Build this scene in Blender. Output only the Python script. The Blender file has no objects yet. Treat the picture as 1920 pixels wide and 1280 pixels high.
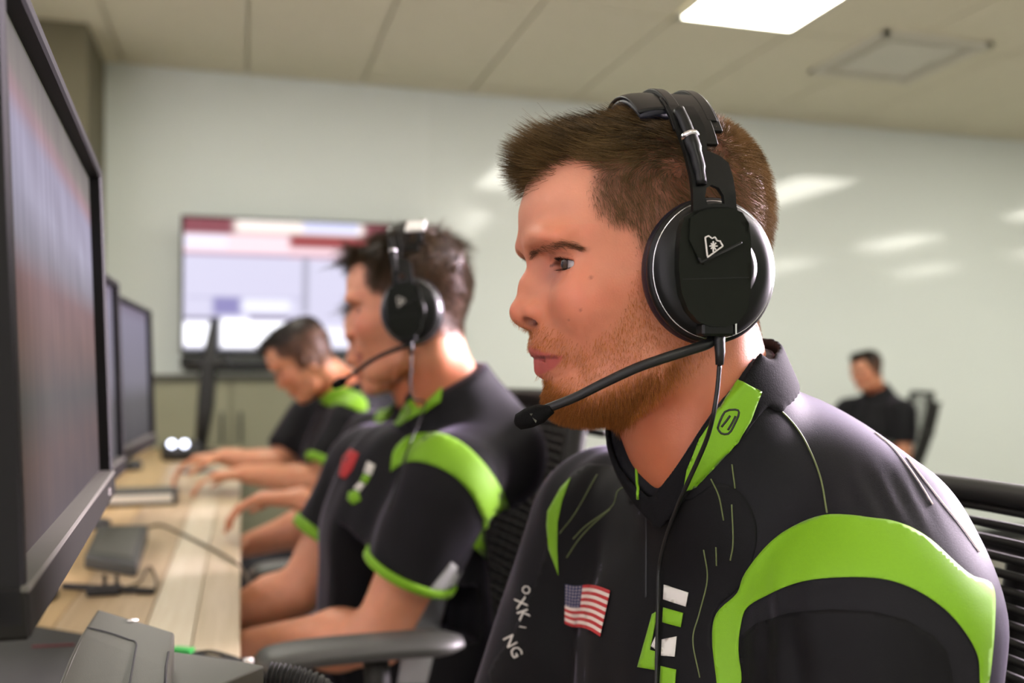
import bpy, math, random
import numpy as np
from mathutils import Vector, Matrix
from mathutils.bvhtree import BVHTree
from mathutils.geometry import delaunay_2d_cdt

rng = np.random.default_rng(7)
random.seed(7)
scene = bpy.context.scene
COL = scene.collection

# ------------------------------------------------------------------ camera, exposure
YAW = math.radians(16.2)
FW = np.array([math.sin(YAW), math.cos(YAW), 0.0])
RT = np.array([math.cos(YAW), -math.sin(YAW), 0.0])
UP = np.array([0, 0, 1.0])
CZ = 1.13
CAM = np.array([0, 0, CZ])
FPX, HOR = 1750.0, 700.0
cd = bpy.data.cameras.new('camera')
cd.sensor_width = 36.0
cd.lens = 36.0 * FPX / 1920.0
cd.shift_y = (HOR - 640.0) / 1920.0
cd.clip_start = 0.02
cd.dof.use_dof = True
cd.dof.focus_distance = 0.655
cd.dof.aperture_fstop = 3.8
cam = bpy.data.objects.new('camera', cd)
cam.location = CAM
cam.rotation_euler = (math.pi / 2, 0, -YAW)
COL.objects.link(cam)
scene.camera = cam
scene.view_settings.view_transform = 'Standard'
scene.view_settings.look = 'None'
scene.view_settings.exposure = 0.0
scene.view_settings.gamma = 1.0
scene.view_settings.use_curve_mapping = False
world = bpy.data.worlds.new('world')
scene.world = world
world.use_nodes = True
world.node_tree.nodes['Background'].inputs[0].default_value = (0.75, 0.78, 0.80, 1)
world.node_tree.nodes['Background'].inputs[1].default_value = 0.25


def area_light(name, loc, target, sx, sy, power, color, spread=180):
    l = bpy.data.lights.new(name, 'AREA')
    l.shape = 'RECTANGLE'; l.size = sx; l.size_y = sy
    l.energy = power; l.color = color; l.spread = math.radians(spread)
    o = bpy.data.objects.new(name, l)
    COL.objects.link(o)
    o.location = loc
    o.rotation_euler = (Vector(target) - Vector(loc)).to_track_quat('-Z', 'Y').to_euler()
    return o


def W(r, d, z):
    "camera-aligned coordinates (right, forward, height) to world"
    return RT * r + FW * d + UP * z


def P(px, py, d):
    return W((px - 960) / FPX * d, d, CZ + (HOR - py) / FPX * d)


# unseen area light floating in the room, standing in for daylight from the right
area_light('daylight_stand_in', (3.9, 1.6, 2.05), (0.35, 0.66, 1.1), 1.7, 1.4, 235, (1.0, 0.84, 0.98), 75)
PANEL_L = 15.0


# ------------------------------------------------------------------ materials
def nodes(name):
    m = bpy.data.materials.new(name)
    m.use_nodes = True
    nt = m.node_tree
    return m, nt, nt.nodes['Principled BSDF']


def mat(name, color, rough=0.5, metal=0.0, noise=0.0, nscale=40.0, bump=0.0, bscale=300.0,
        spec=0.5, sheen=0.0, sheen_tint=(1, 1, 1), coat=0.0, sss=0.0, emit=None, estr=1.0, attr=None):
    m, nt, b = nodes(name)
    c = (*color, 1)
    b.inputs['Base Color'].default_value = c
    b.inputs['Roughness'].default_value = rough
    b.inputs['Metallic'].default_value = metal
    b.inputs['Specular IOR Level'].default_value = spec
    b.inputs['Sheen Weight'].default_value = sheen
    b.inputs['Sheen Tint'].default_value = (*sheen_tint, 1)
    b.inputs['Sheen Roughness'].default_value = 0.35
    b.inputs['Coat Weight'].default_value = coat
    if sss:
        b.inputs['Subsurface Weight'].default_value = sss
        b.inputs['Subsurface Scale'].default_value = 0.004
        b.inputs['Subsurface Radius'].default_value = (1.0, 0.35, 0.2)
    L = nt.links
    src = None
    if attr:
        a = nt.nodes.new('ShaderNodeAttribute'); a.attribute_name = attr
        src = a.outputs['Color']
        L.new(src, b.inputs['Base Color'])
    tc = nt.nodes.new('ShaderNodeTexCoord')
    if noise:
        n = nt.nodes.new('ShaderNodeTexNoise')
        n.inputs['Scale'].default_value = nscale; n.inputs['Detail'].default_value = 4
        L.new(tc.outputs['Object'], n.inputs['Vector'])
        mr = nt.nodes.new('ShaderNodeMapRange')
        mr.inputs['To Min'].default_value = 1 - noise; mr.inputs['To Max'].default_value = 1 + noise
        L.new(n.outputs['Fac'], mr.inputs['Value'])
        mx = nt.nodes.new('ShaderNodeVectorMath'); mx.operation = 'SCALE'
        if src: L.new(src, mx.inputs[0])
        else: mx.inputs[0].default_value = color
        L.new(mr.outputs['Result'], mx.inputs['Scale'])
        L.new(mx.outputs['Vector'], b.inputs['Base Color'])
        src = mx.outputs['Vector']
    if bump:
        n2 = nt.nodes.new('ShaderNodeTexNoise')
        n2.inputs['Scale'].default_value = bscale; n2.inputs['Detail'].default_value = 3
        L.new(tc.outputs['Object'], n2.inputs['Vector'])
        bp = nt.nodes.new('ShaderNodeBump')
        bp.inputs['Strength'].default_value = bump; bp.inputs['Distance'].default_value = 0.001
        L.new(n2.outputs['Fac'], bp.inputs['Height'])
        L.new(bp.outputs['Normal'], b.inputs['Normal'])
    if emit is not None:
        b.inputs['Emission Strength'].default_value = estr
        if emit == 'attr':
            L.new(src, b.inputs['Emission Color'])
        else:
            b.inputs['Emission Color'].default_value = (*emit, 1)
    return m


M = {}
M['wall'] = mat('painted wall', (0.735, 0.785, 0.755), 0.08, noise=0.015, nscale=1.5, spec=0.55)
# the wall is glossy marker-board paint on the right, plain paint towards the left corner
nt = M['wall'].node_tree
tcw = nt.nodes.new('ShaderNodeTexCoord'); sx = nt.nodes.new('ShaderNodeSeparateXYZ'); nt.links.new(tcw.outputs['Object'], sx.inputs[0])
for sock, a, b in (('Roughness', 0.6, 0.08), ('Specular IOR Level', 0.15, 0.5)):
    mr = nt.nodes.new('ShaderNodeMapRange'); mr.inputs['From Min'].default_value = 0.5; mr.inputs['From Max'].default_value = 1.3
    mr.inputs['To Min'].default_value = a; mr.inputs['To Max'].default_value = b
    nt.links.new(sx.outputs[0], mr.inputs['Value']); nt.links.new(mr.outputs['Result'], nt.nodes['Principled BSDF'].inputs[sock])
M['pier'] = mat('olive pier', (0.15, 0.135, 0.085), 0.8, noise=0.12, nscale=3)
M['ceiling'] = mat('ceiling tile', (0.72, 0.68, 0.52), 0.9, noise=0.05, nscale=25, bump=0.3, bscale=120)
M['grid'] = mat('ceiling grid', (0.60, 0.57, 0.44), 0.7)
M['floor'] = mat('carpet', (0.24, 0.225, 0.20), 0.95, noise=0.2, nscale=90, bump=0.5)
M['panel'] = mat('light diffuser', (1, 1, 1), 0.5, emit=(1.0, 0.97, 0.86), estr=PANEL_L)
M['white_metal'] = mat('white metal', (0.62, 0.60, 0.50), 0.5)
M['vent_dark'] = mat('vent inside', (0.26, 0.25, 0.19), 0.7)
M['black_plastic'] = mat('black plastic', (0.012, 0.012, 0.013), 0.38, noise=0.1, bump=0.05, bscale=900)
M['matte_black'] = mat('matte black', (0.014, 0.014, 0.015), 0.6, noise=0.15, nscale=60)
M['bezel'] = mat('monitor bezel', (0.008, 0.0078, 0.008), 0.6, spec=0.2)
M['collar'] = mat('dark rib collar', (0.009, 0.009, 0.010), 0.85, bump=0.3, bscale=900, spec=0.08)
M['glint_white'] = mat('band glint white', (0.92, 0.92, 0.90), 0.2, spec=0.8)  # white of the imitated reflection on the second headset's band
M['bezel_low'] = mat('monitor lower bezel', (0.013, 0.0125, 0.0105), 0.7, noise=0.08, spec=0.1)
M['bezel_side'] = mat('monitor shell', (0.085, 0.082, 0.068), 0.55, noise=0.08)
M['screen'] = mat('lit screen', (0.01, 0.01, 0.01), 0.8, emit='attr', attr='Col', estr=1.5, spec=0.06)
M['tv_screen'] = mat('tv screen', (0.01, 0.01, 0.01), 0.25, emit='attr', attr='Col', estr=1.25, spec=0.4)
for k in ('screen', 'tv_screen'):     # emission carries the picture, the glass itself stays dark
    nt = M[k].node_tree; b = nt.nodes['Principled BSDF']
    for l in list(nt.links):
        if l.to_socket == b.inputs['Base Color']: nt.links.remove(l)
    b.inputs['Base Color'].default_value = (0.012, 0.012, 0.013, 1)
M['led'] = mat('led', (1, 1, 1), 0.4, emit=(0.72, 0.78, 1.0), estr=6.0)
M['grey_plastic'] = mat('grey plastic', (0.062, 0.063, 0.048), 0.45, noise=0.06, nscale=80, bump=0.25, bscale=1500)
M['grey_plastic_dark'] = mat('dark grey plastic', (0.036, 0.038, 0.032), 0.5, noise=0.08, nscale=80)
M['mat_black'] = mat('black desk pad', (0.020, 0.021, 0.018), 0.8, noise=0.2, nscale=100)
M['red'] = mat('red stitching', (0.10, 0.012, 0.016), 0.7)
M['green_tape'] = mat('green tape', (0.03, 0.40, 0.06), 0.5)
M['cabinet'] = mat('olive cabinet', (0.23, 0.228, 0.155), 0.6, noise=0.08, nscale=6)
M['cabinet_top'] = mat('cabinet top', (0.06, 0.06, 0.045), 0.5)
M['white_print'] = mat('white print', (0.62, 0.60, 0.56), 0.6)
M['white_plastic'] = mat('white plastic', (0.70, 0.68, 0.62), 0.4)
M['cable'] = mat('cable black', (0.006, 0.0065, 0.0065), 0.42, spec=0.35)
M['cable_brown'] = mat('cable brown', (0.09, 0.065, 0.035), 0.6)
M['cushion'] = mat('ear cushion leather', (0.005, 0.0055, 0.012), 0.45, bump=0.2, bscale=500, spec=0.3)
M['headset_shell'] = mat('headset shell', (0.0055, 0.006, 0.0055), 0.36, noise=0.08, bump=0.06, bscale=1500, spec=0.22)
M['headset_plate'] = mat('headset plate', (0.0050, 0.0062, 0.0038), 0.36, bump=0.05, bscale=1500, spec=0.16)
M['chrome'] = mat('chrome', (0.75, 0.75, 0.78), 0.18, metal=1.0)
M['foam'] = mat('mic foam', (0.004, 0.004, 0.004), 0.8, spec=0.1, bump=0.6, bscale=900)
M['shirt'] = mat('dark jersey', (0.0110, 0.0110, 0.0125), 0.72, noise=0.12, nscale=500, bump=0.2, bscale=1200, spec=0.12,
                 sheen=0.22, sheen_tint=(0.80, 0.72, 1.0))
M['shirt_panel'] = mat('black jersey panel', (0.0030, 0.0030, 0.0036), 0.66, noise=0.15, nscale=500, bump=0.2, bscale=1200, spec=0.18,
                       sheen=0.03, sheen_tint=(0.8, 0.72, 1.0))
M['green'] = mat('lime jersey', (0.165, 0.365, 0.007), 0.6, noise=0.05, nscale=500, bump=0.15, bscale=1200, spec=0.35,
                 sheen=0.12)
M['seam'] = mat('olive piping', (0.11, 0.14, 0.045), 0.6)
M['seam_grey'] = mat('grey seam', (0.075, 0.072, 0.072), 0.6)
M['ghost'] = mat('dark grey print', (0.030, 0.031, 0.036), 0.6)
M['letter_black'] = mat('black letter', (0.01, 0.012, 0.01), 0.6)
M['flag_red'] = mat('flag red', (0.42, 0.018, 0.022), 0.7)
M['flag_white'] = mat('flag white', (0.66, 0.56, 0.50), 0.7)
M['flag_blue'] = mat('flag blue', (0.022, 0.028, 0.085), 0.7)
M['shorts'] = mat('light shorts', (0.42, 0.43, 0.44), 0.8)
M['dark_cloth'] = mat('dark trousers', (0.012, 0.013, 0.016), 0.8)
M['shoe'] = mat('shoe', (0.05, 0.05, 0.05), 0.6)
M['chair_mesh'] = mat('chair mesh', (0.012, 0.012, 0.012), 0.6)
M['chair_frame'] = mat('chair frame', (0.018, 0.018, 0.016), 0.55, noise=0.1, spec=0.3)
M['chair_slat'] = mat('chair slat', (0.009, 0.0085, 0.008), 0.65, spec=0.25)
M['eye'] = mat('eye', (0.5, 0.5, 0.5), 0.08, attr='Col', coat=0.6)
M['hair_strand'] = mat('hair strand', (0.1, 0.06, 0.03), 0.42, attr='Col', spec=0.15)
M['beard_strand'] = mat('beard strand', (0.2, 0.1, 0.04), 0.5, attr='Col', spec=0.08)
M['hair_solid'] = mat('hair mass', (0.030, 0.020, 0.012), 0.6, noise=0.5, nscale=90, bump=0.8, bscale=160, spec=0.3)


def skin_mat():
    m, nt, b = nodes('skin')
    L = nt.links
    a = nt.nodes.new('ShaderNodeAttribute'); a.attribute_name = 'Col'
    tc = nt.nodes.new('ShaderNodeTexCoord')
    n = nt.nodes.new('ShaderNodeTexNoise'); n.inputs['Scale'].default_value = 55; n.inputs['Detail'].default_value = 5
    L.new(tc.outputs['Object'], n.inputs['Vector'])
    mr = nt.nodes.new('ShaderNodeMapRange'); mr.inputs['To Min'].default_value = 0.86; mr.inputs['To Max'].default_value = 1.14
    L.new(n.outputs['Fac'], mr.inputs['Value'])
    sc = nt.nodes.new('ShaderNodeVectorMath'); sc.operation = 'SCALE'
    L.new(a.outputs['Color'], sc.inputs[0]); L.new(mr.outputs['Result'], sc.inputs['Scale'])
    L.new(sc.outputs['Vector'], b.inputs['Base Color'])
    n2 = nt.nodes.new('ShaderNodeTexNoise'); n2.inputs['Scale'].default_value = 700; n2.inputs['Detail'].default_value = 3
    L.new(tc.outputs['Object'], n2.inputs['Vector'])
    bp = nt.nodes.new('ShaderNodeBump'); bp.inputs['Strength'].default_value = 0.25; bp.inputs['Distance'].default_value = 0.0006
    L.new(n2.outputs['Fac'], bp.inputs['Height']); L.new(bp.outputs['Normal'], b.inputs['Normal'])
    b.inputs['Roughness'].default_value = 0.47
    b.inputs['Specular IOR Level'].default_value = 0.40
    b.inputs['Subsurface Weight'].default_value = 0.35
    b.inputs['Subsurface Scale'].default_value = 0.005
    b.inputs['Subsurface Radius'].default_value = (1.0, 0.35, 0.2)
    return m


M['skin'] = skin_mat()


def wood_mat(name, c1, c2, seed):
    m, nt, b = nodes(name)
    L = nt.links
    tc = nt.nodes.new('ShaderNodeTexCoord')
    mp = nt.nodes.new('ShaderNodeMapping')
    mp.inputs['Scale'].default_value = (30, 1.6, 30); mp.inputs['Location'].default_value = (seed * 3.1, seed * 1.7, 0)
    L.new(tc.outputs['Object'], mp.inputs['Vector'])
    n = nt.nodes.new('ShaderNodeTexNoise'); n.inputs['Scale'].default_value = 3; n.inputs['Detail'].default_value = 6
    n.inputs['Distortion'].default_value = 0.6
    L.new(mp.outputs['Vector'], n.inputs['Vector'])
    cr = nt.nodes.new('ShaderNodeValToRGB')
    cr.color_ramp.elements[0].position = 0.3; cr.color_ramp.elements[0].color = (*c1, 1)
    cr.color_ramp.elements[1].position = 0.7; cr.color_ramp.elements[1].color = (*c2, 1)
    L.new(n.outputs['Fac'], cr.inputs['Fac']); L.new(cr.outputs['Color'], b.inputs['Base Color'])
    b.inputs['Roughness'].default_value = 0.42
    return m


# ------------------------------------------------------------------ object helpers
def link(o, parent=None):
    COL.objects.link(o)
    if parent is not None:
        o.parent = parent
        o.matrix_parent_inverse = parent.matrix_world.inverted()
    return o


def mesh_np(name, V, faces, material, parent=None, smooth=True, cols=None, matidx=None):
    """V (n,3); faces (m,3) or (m,4) int array, or list of lists."""
    me = bpy.data.meshes.new(name)
    if isinstance(faces, np.ndarray):
        k = faces.shape[1]; m = faces.shape[0]
        me.vertices.add(len(V)); me.vertices.foreach_set('co', np.asarray(V, np.float32).ravel())
        me.loops.add(m * k); me.loops.foreach_set('vertex_index', faces.astype(np.int32).ravel())
        me.polygons.add(m)
        me.polygons.foreach_set('loop_start', (np.arange(m) * k).astype(np.int32))
        me.polygons.foreach_set('loop_total', np.full(m, k, np.int32))
    else:
        me.from_pydata([tuple(v) for v in V], [], faces)
    mats = material if isinstance(material, (list, tuple)) else [material]
    for mm in mats: me.materials.append(mm)
    n = len(me.polygons)
    if matidx is not None: me.polygons.foreach_set('material_index', np.asarray(matidx, np.int32))
    me.polygons.foreach_set('use_smooth', np.full(n, smooth, bool))
    if cols is not None:
        at = me.color_attributes.new('Col', 'FLOAT_COLOR', 'POINT')
        c4 = np.ones((len(V), 4), np.float32); c4[:, :3] = cols
        at.data.foreach_set('color', c4.ravel())
    me.update(calc_edges=True)
    o = bpy.data.objects.new(name, me)
    return link(o, parent)


def tag(o, label=None, cat=None, group=None, kind=None):
    if label: o['label'] = label
    if cat: o['category'] = cat
    if group: o['group'] = group
    if kind: o['kind'] = kind
    return o


def empty(name, loc, label, cat, group=None, rz=0.0):
    o = bpy.data.objects.new(name, None)
    o.empty_display_size = 0.05
    o.location = loc; o.rotation_euler = (0, 0, rz)
    COL.objects.link(o)
    bpy.context.view_layer.update()
    return tag(o, label, cat, group)


def rot_z(a):
    c, s = math.cos(a), math.sin(a)
    return np.array([[c, -s, 0], [s, c, 0], [0, 0, 1.0]])


class MB:
    "collects simple solids into one mesh"
    def __init__(self): self.V = []; self.F = []; self.n = 0

    def add(self, V, F):
        V = np.asarray(V, float)
        self.V.append(V); self.F += [[i + self.n for i in f] for f in F]; self.n += len(V)
        return self

    def box(self, c, s, M3=None, bev=0.0):
        c = np.asarray(c, float); h = np.asarray(s, float) / 2
        b = min(bev, min(h) * 0.9)
        if b <= 0:
            V = np.array([[x, y, z] for x in (-1, 1) for y in (-1, 1) for z in (-1, 1)]) * h
            F = [[0, 1, 3, 2], [4, 6, 7, 5], [0, 4, 5, 1], [2, 3, 7, 6], [0, 2, 6, 4], [1, 5, 7, 3]]
        else:
            V = []; idx = {}
            for sx in (-1, 1):
                for sy in (-1, 1):
                    for sz in (-1, 1):
                        sg = np.array([sx, sy, sz])
                        for ax in range(3):
                            q = sg * (h - b); q[ax] = sg[ax] * h[ax]
                            idx[(sx, sy, sz, ax)] = len(V); V.append(q)
            V = np.array(V); F = []
            for ax in range(3):
                a1, a2 = [a for a in range(3) if a != ax]
                for s_ in (-1, 1):
                    f = []
                    for u, v in ((-1, -1), (1, -1), (1, 1), (-1, 1)):
                        k = [0, 0, 0]; k[ax] = s_; k[a1] = u; k[a2] = v
                        f.append(idx[(*k, ax)])
                    F.append(f)
            for ax in range(3):
                a1, a2 = [a for a in range(3) if a != ax]
                for u in (-1, 1):
                    for v in (-1, 1):
                        k0 = [0, 0, 0]; k0[a1] = u; k0[a2] = v
                        k1 = list(k0); k0[ax] = -1; k1[ax] = 1
                        F.append([idx[(*k0, a1)], idx[(*k1, a1)], idx[(*k1, a2)], idx[(*k0, a2)]])
            for sx in (-1, 1):
                for sy in (-1, 1):
                    for sz in (-1, 1):
                        F.append([idx[(sx, sy, sz, a)] for a in range(3)])
        if M3 is not None: V = V @ np.asarray(M3).T
        return self.add(V + c, F)

    def tube(self, pts, r, n=12, caps=True, flat=1.0, upv=None):
        pts = np.asarray(pts, float); m = len(pts)
        r = np.broadcast_to(np.asarray(r, float), (m,))
        T = np.gradient(pts, axis=0); T /= np.linalg.norm(T, axis=1)[:, None] + 1e-12
        u = np.array([0, 0, 1.0]) if upv is None else np.asarray(upv, float)
        if abs(T[0] @ u) > 0.95: u = np.array([1.0, 0, 0])
        V = []
        for i in range(m):
            s = np.cross(T[i], u); s /= np.linalg.norm(s) + 1e-12
            u = np.cross(s, T[i]); u /= np.linalg.norm(u)
            for k in range(n):
                a = 2 * math.pi * k / n
                V.append(pts[i] + r[i] * (math.cos(a) * s + flat * math.sin(a) * u))
        F = [[i * n + k, i * n + (k + 1) % n, (i + 1) * n + (k + 1) % n, (i + 1) * n + k] for i in range(m - 1) for k in range(n)]
        if caps: F += [list(range(n))[::-1], [(m - 1) * n + k for k in range(n)]]
        return self.add(V, F)

    def lathe(self, prof, c, axis='z', n=32, M3=None, sx=1.0, sy=1.0):
        "prof: list of (radius, height)"
        V = []; m = len(prof)
        for r, h in prof:
            for k in range(n):
                a = 2 * math.pi * k / n
                V.append([r * math.cos(a) * sx, r * math.sin(a) * sy, h])
        V = np.array(V)
        if axis == 'y': V = V[:, [0, 2, 1]] * np.array([1, 1, -1])
        if axis == 'x': V = V[:, [2, 0, 1]]
        if M3 is not None: V = V @ np.asarray(M3).T
        F = [[i * n + k, i * n + (k + 1) % n, (i + 1) * n + (k + 1) % n, (i + 1) * n + k] for i in range(m - 1) for k in range(n)]
        F += [list(range(n))[::-1], [(m - 1) * n + k for k in range(n)]]
        return self.add(V + np.asarray(c, float), F)

    def prism(self, poly, z0, z1, fn=None):
        "poly: list of 2D points; fn maps (u,v,h)->3D"
        n = len(poly)
        V = [[p[0], p[1], z0] for p in poly] + [[p[0], p[1], z1] for p in poly]
        F = [list(range(n))[::-1], list(range(n, 2 * n))] + [[i, (i + 1) % n, n + (i + 1) % n, n + i] for i in range(n)]
        if fn: V = [fn(*v) for v in V]
        return self.add(V, F)

    def build(self, name, material, parent=None, smooth=False, xf=None):
        V = np.concatenate(self.V)
        if xf is not None: V = xf(V)
        o = mesh_np(name, V, self.F, material, parent, smooth)
        if smooth == 'auto' or smooth is False:
            pass
        return o


def smooth_path(pts, n=40):
    "Catmull-Rom through points"
    p = np.asarray(pts, float)
    p = np.vstack([2 * p[0] - p[1], p, 2 * p[-1] - p[-2]])
    segs = len(p) - 3; out = []
    for t in np.linspace(0, segs - 1e-6, n):
        i = int(t); u = t - i
        a, b, c, d = p[i], p[i + 1], p[i + 2], p[i + 3]
        out.append(0.5 * ((2 * b) + (-a + c) * u + (2 * a - 5 * b + 4 * c - d) * u * u + (-a + 3 * b - 3 * c + d) * u ** 3))
    return np.array(out)


def auto_smooth(o, ang=35):
    "mark edges sharper than ang as sharp, shade the rest smooth"
    me = o.data
    me.polygons.foreach_set('use_smooth', np.ones(len(me.polygons), bool))
    try:
        me.set_sharp_from_angle(angle=math.radians(ang))
    except Exception:
        pass
    return o


# ------------------------------------------------------------------ signed-distance sculpting
def smin(a, b, k):
    if k <= 0: return np.minimum(a, b)
    h = np.maximum(k - np.abs(a - b), 0) / k
    return np.minimum(a, b) - h * h * k * 0.25


def smax(a, b, k): return -smin(-a, -b, k)


class Grid:
    def __init__(self, lo, hi, h):
        self.h = h
        self.ax = [np.arange(lo[i], hi[i] + h, h, dtype=np.float32) for i in range(3)]
        self.f = np.full([len(a) for a in self.ax], 0.3, np.float32)

    def sub(self, lo, hi):
        sl = []
        for i in range(3):
            a = self.ax[i]
            i0 = max(0, int(np.searchsorted(a, lo[i]))); i1 = min(len(a), int(np.searchsorted(a, hi[i])) + 1)
            sl.append(slice(i0, i1))
        X = self.ax[0][sl[0]][:, None, None]; Y = self.ax[1][sl[1]][None, :, None]; Z = self.ax[2][sl[2]][None, None, :]
        return tuple(sl), X, Y, Z

    def apply(self, fn, lo, hi, k=0.01, mode='add', pad=0.02):
        lo = np.asarray(lo) - k - pad; hi = np.asarray(hi) + k + pad
        sl, X, Y, Z = self.sub(lo, hi)
        if 0 in self.f[sl].shape: return
        d = fn(X, Y, Z)
        cur = self.f[sl]
        if mode == 'add': self.f[sl] = smin(cur, d, k)
        elif mode == 'sub': self.f[sl] = smax(cur, -d, k)
        else: self.f[sl] = smax(cur, d, k)

    def ell(self, c, r, k=0.01, mode='add', rot=None):
        c = np.asarray(c, float); r = np.asarray(r, float)
        m = r.max() if rot is not None else r
        R_ = rot

        def fn(X, Y, Z):
            x, y, z = X - c[0], Y - c[1], Z - c[2]
            if R_ is not None:
                x, y, z = (R_[0, 0] * x + R_[1, 0] * y + R_[2, 0] * z, R_[0, 1] * x + R_[1, 1] * y + R_[2, 1] * z,
                           R_[0, 2] * x + R_[1, 2] * y + R_[2, 2] * z)
            k0 = np.sqrt((x / r[0]) ** 2 + (y / r[1]) ** 2 + (z / r[2]) ** 2) + 1e-9
            k1 = np.sqrt((x / r[0] ** 2) ** 2 + (y / r[1] ** 2) ** 2 + (z / r[2] ** 2) ** 2) + 1e-9
            return (k0 * (k0 - 1) / k1).astype(np.float32)
        self.apply(fn, c - m, c + m, k, mode)

    def ell2(self, c, r, k=0.01, mode='add', rot=None):
        "mirrored pair about y=0"
        self.ell(c, r, k, mode, rot)
        c2 = (c[0], -c[1], c[2])
        if rot is not None:
            S = np.diag([1, -1, 1.0]); rot = S @ rot @ S
        self.ell(c2, r, k, mode, rot)

    def cap(self, a, b, ra, rb, k=0.01, mode='add'):
        a = np.asarray(a, float); b = np.asarray(b, float); ab = b - a; L2 = ab @ ab + 1e-12
        m = max(ra, rb)

        def fn(X, Y, Z):
            x, y, z = X - a[0], Y - a[1], Z - a[2]
            t = np.clip((x * ab[0] + y * ab[1] + z * ab[2]) / L2, 0, 1)
            return (np.sqrt((x - t * ab[0]) ** 2 + (y - t * ab[1]) ** 2 + (z - t * ab[2]) ** 2) - (ra + (rb - ra) * t)).astype(np.float32)
        self.apply(fn, np.minimum(a, b) - m, np.maximum(a, b) + m, k, mode)

    def cap2(self, a, b, ra, rb, k=0.01, mode='add'):
        self.cap(a, b, ra, rb, k, mode)
        self.cap((a[0], -a[1], a[2]), (b[0], -b[1], b[2]), ra, rb, k, mode)

    def chain(self, pts, rs, k=0.01, mode='add'):
        for i in range(len(pts) - 1): self.cap(pts[i], pts[i + 1], rs[i], rs[i + 1], k, mode)

    def mesh(self):
        f = self.f; h = self.h
        nx, ny, nz = f.shape
        ins = f < 0
        c = np.zeros((nx - 1, ny - 1, nz - 1), np.uint8)
        for i in (0, 1):
            for j in (0, 1):
                for k in (0, 1):
                    c += ins[i:nx - 1 + i, j:ny - 1 + j, k:nz - 1 + k]
        act = (c > 0) & (c < 8)
        ci = np.argwhere(act)
        idx = np.full(act.shape, -1, np.int64); idx[act] = np.arange(len(ci))
        acc = np.zeros((len(ci), 3)); cnt = np.zeros(len(ci))
        I, J, K = ci.T
        corner = {(i, j, k): f[I + i, J + j, K + k] for i in (0, 1) for j in (0, 1) for k in (0, 1)}
        for ax in range(3):
            for u in (0, 1):
                for v in (0, 1):
                    a = [0, 0, 0]; o = [q for q in range(3) if q != ax]
                    a[o[0]] = u; a[o[1]] = v
                    b = list(a); b[ax] = 1
                    fa, fb = corner[tuple(a)], corner[tuple(b)]
                    m = (fa < 0) != (fb < 0)
                    t = np.where(m, fa / np.where(m, fa - fb, 1), 0)
                    p = np.zeros((len(ci), 3)); p[:, o[0]] = u; p[:, o[1]] = v; p[:, ax] = t
                    acc[m] += p[m]; cnt[m] += 1
        V = (ci + acc / np.maximum(cnt, 1)[:, None]) * h + np.array([self.ax[0][0], self.ax[1][0], self.ax[2][0]])
        Fs = []
        # quads around each crossing grid edge
        def quads(ax):
            s0 = [slice(None)] * 3; s1 = [slice(None)] * 3
            s0[ax] = slice(0, -1); s1[ax] = slice(1, None)
            A, B = ins[tuple(s0)], ins[tuple(s1)]
            o = [q for q in range(3) if q != ax]
            cr = A != B
            e = np.argwhere(cr)
            lim = np.array(idx.shape)
            ok = (e[:, o[0]] > 0) & (e[:, o[1]] > 0) & (e[:, o[0]] < lim[o[0]]) & (e[:, o[1]] < lim[o[1]])
            e = e[ok]
            flip = A[tuple(e.T)]
            def g(du, dv):
                q = e.copy(); q[:, o[0]] -= du; q[:, o[1]] -= dv
                return idx[tuple(q.T)]
            q = np.stack([g(1, 1), g(0, 1), g(0, 0), g(1, 0)], 1)
            if ax == 1: flip = ~flip
            q[~flip] = q[~flip][:, ::-1]
            return q
        for ax in range(3): Fs.append(quads(ax))
        F = np.concatenate(Fs)
        F = F[(F >= 0).all(1)]
        return V, F


def laplacian(V, F, it=1, lam=0.5):
    E = np.concatenate([F[:, [i, (i + 1) % 4]] for i in range(4)])
    for _ in range(it):
        s = np.zeros_like(V); n = np.zeros(len(V))
        for q in range(3):
            s[:, q] = np.bincount(E[:, 0], V[E[:, 1], q], len(V)) + np.bincount(E[:, 1], V[E[:, 0], q], len(V))
        n = np.bincount(E[:, 0], minlength=len(V)) + np.bincount(E[:, 1], minlength=len(V))
        V = V + lam * (s / np.maximum(n, 1)[:, None] - V)
    return V


def vnormals(V, F):
    a = V[F[:, 2]] - V[F[:, 0]]; b = V[F[:, 3]] - V[F[:, 1]]
    n = np.cross(a, b)
    N = np.zeros_like(V)
    for i in range(F.shape[1]):
        for q in range(3): N[:, q] += np.bincount(F[:, i], n[:, q], len(V))
    return N / (np.linalg.norm(N, axis=1)[:, None] + 1e-12)


def sstep(x, a, b):
    t = np.clip((x - a) / (b - a), 0, 1)
    return t * t * (3 - 2 * t)


def vnoise(p, s, seed=0):
    "cheap smooth pseudo-noise in [-1,1]"
    r = np.random.default_rng(seed)
    out = 0
    for i in range(6):
        k = r.normal(size=3) * s; ph = r.uniform(0, 6.28)
        out = out + np.sin(p @ k + ph)
    return out / 6 * 1.6


def in_poly(x, y, poly):
    poly = np.asarray(poly, float)
    inside = np.zeros(x.shape, bool)
    j = len(poly) - 1
    for i in range(len(poly)):
        xi, yi = poly[i]; xj, yj = poly[j]
        c = ((yi > y) != (yj > y)) & (x < (xj - xi) * (y - yi) / (yj - yi + 1e-12) + xi)
        inside ^= c; j = i
    return inside


def poly_dist(x, y, poly):
    poly = np.asarray(poly, float)
    best = np.full(x.shape, 1e9)
    for i in range(len(poly)):
        a = poly[i - 1]; b = poly[i]; ab = b - a
        t = np.clip(((x - a[0]) * ab[0] + (y - a[1]) * ab[1]) / (ab @ ab + 1e-9), 0, 1)
        best = np.minimum(best, np.hypot(x - a[0] - t * ab[0], y - a[1] - t * ab[1]))
    return best


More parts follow.
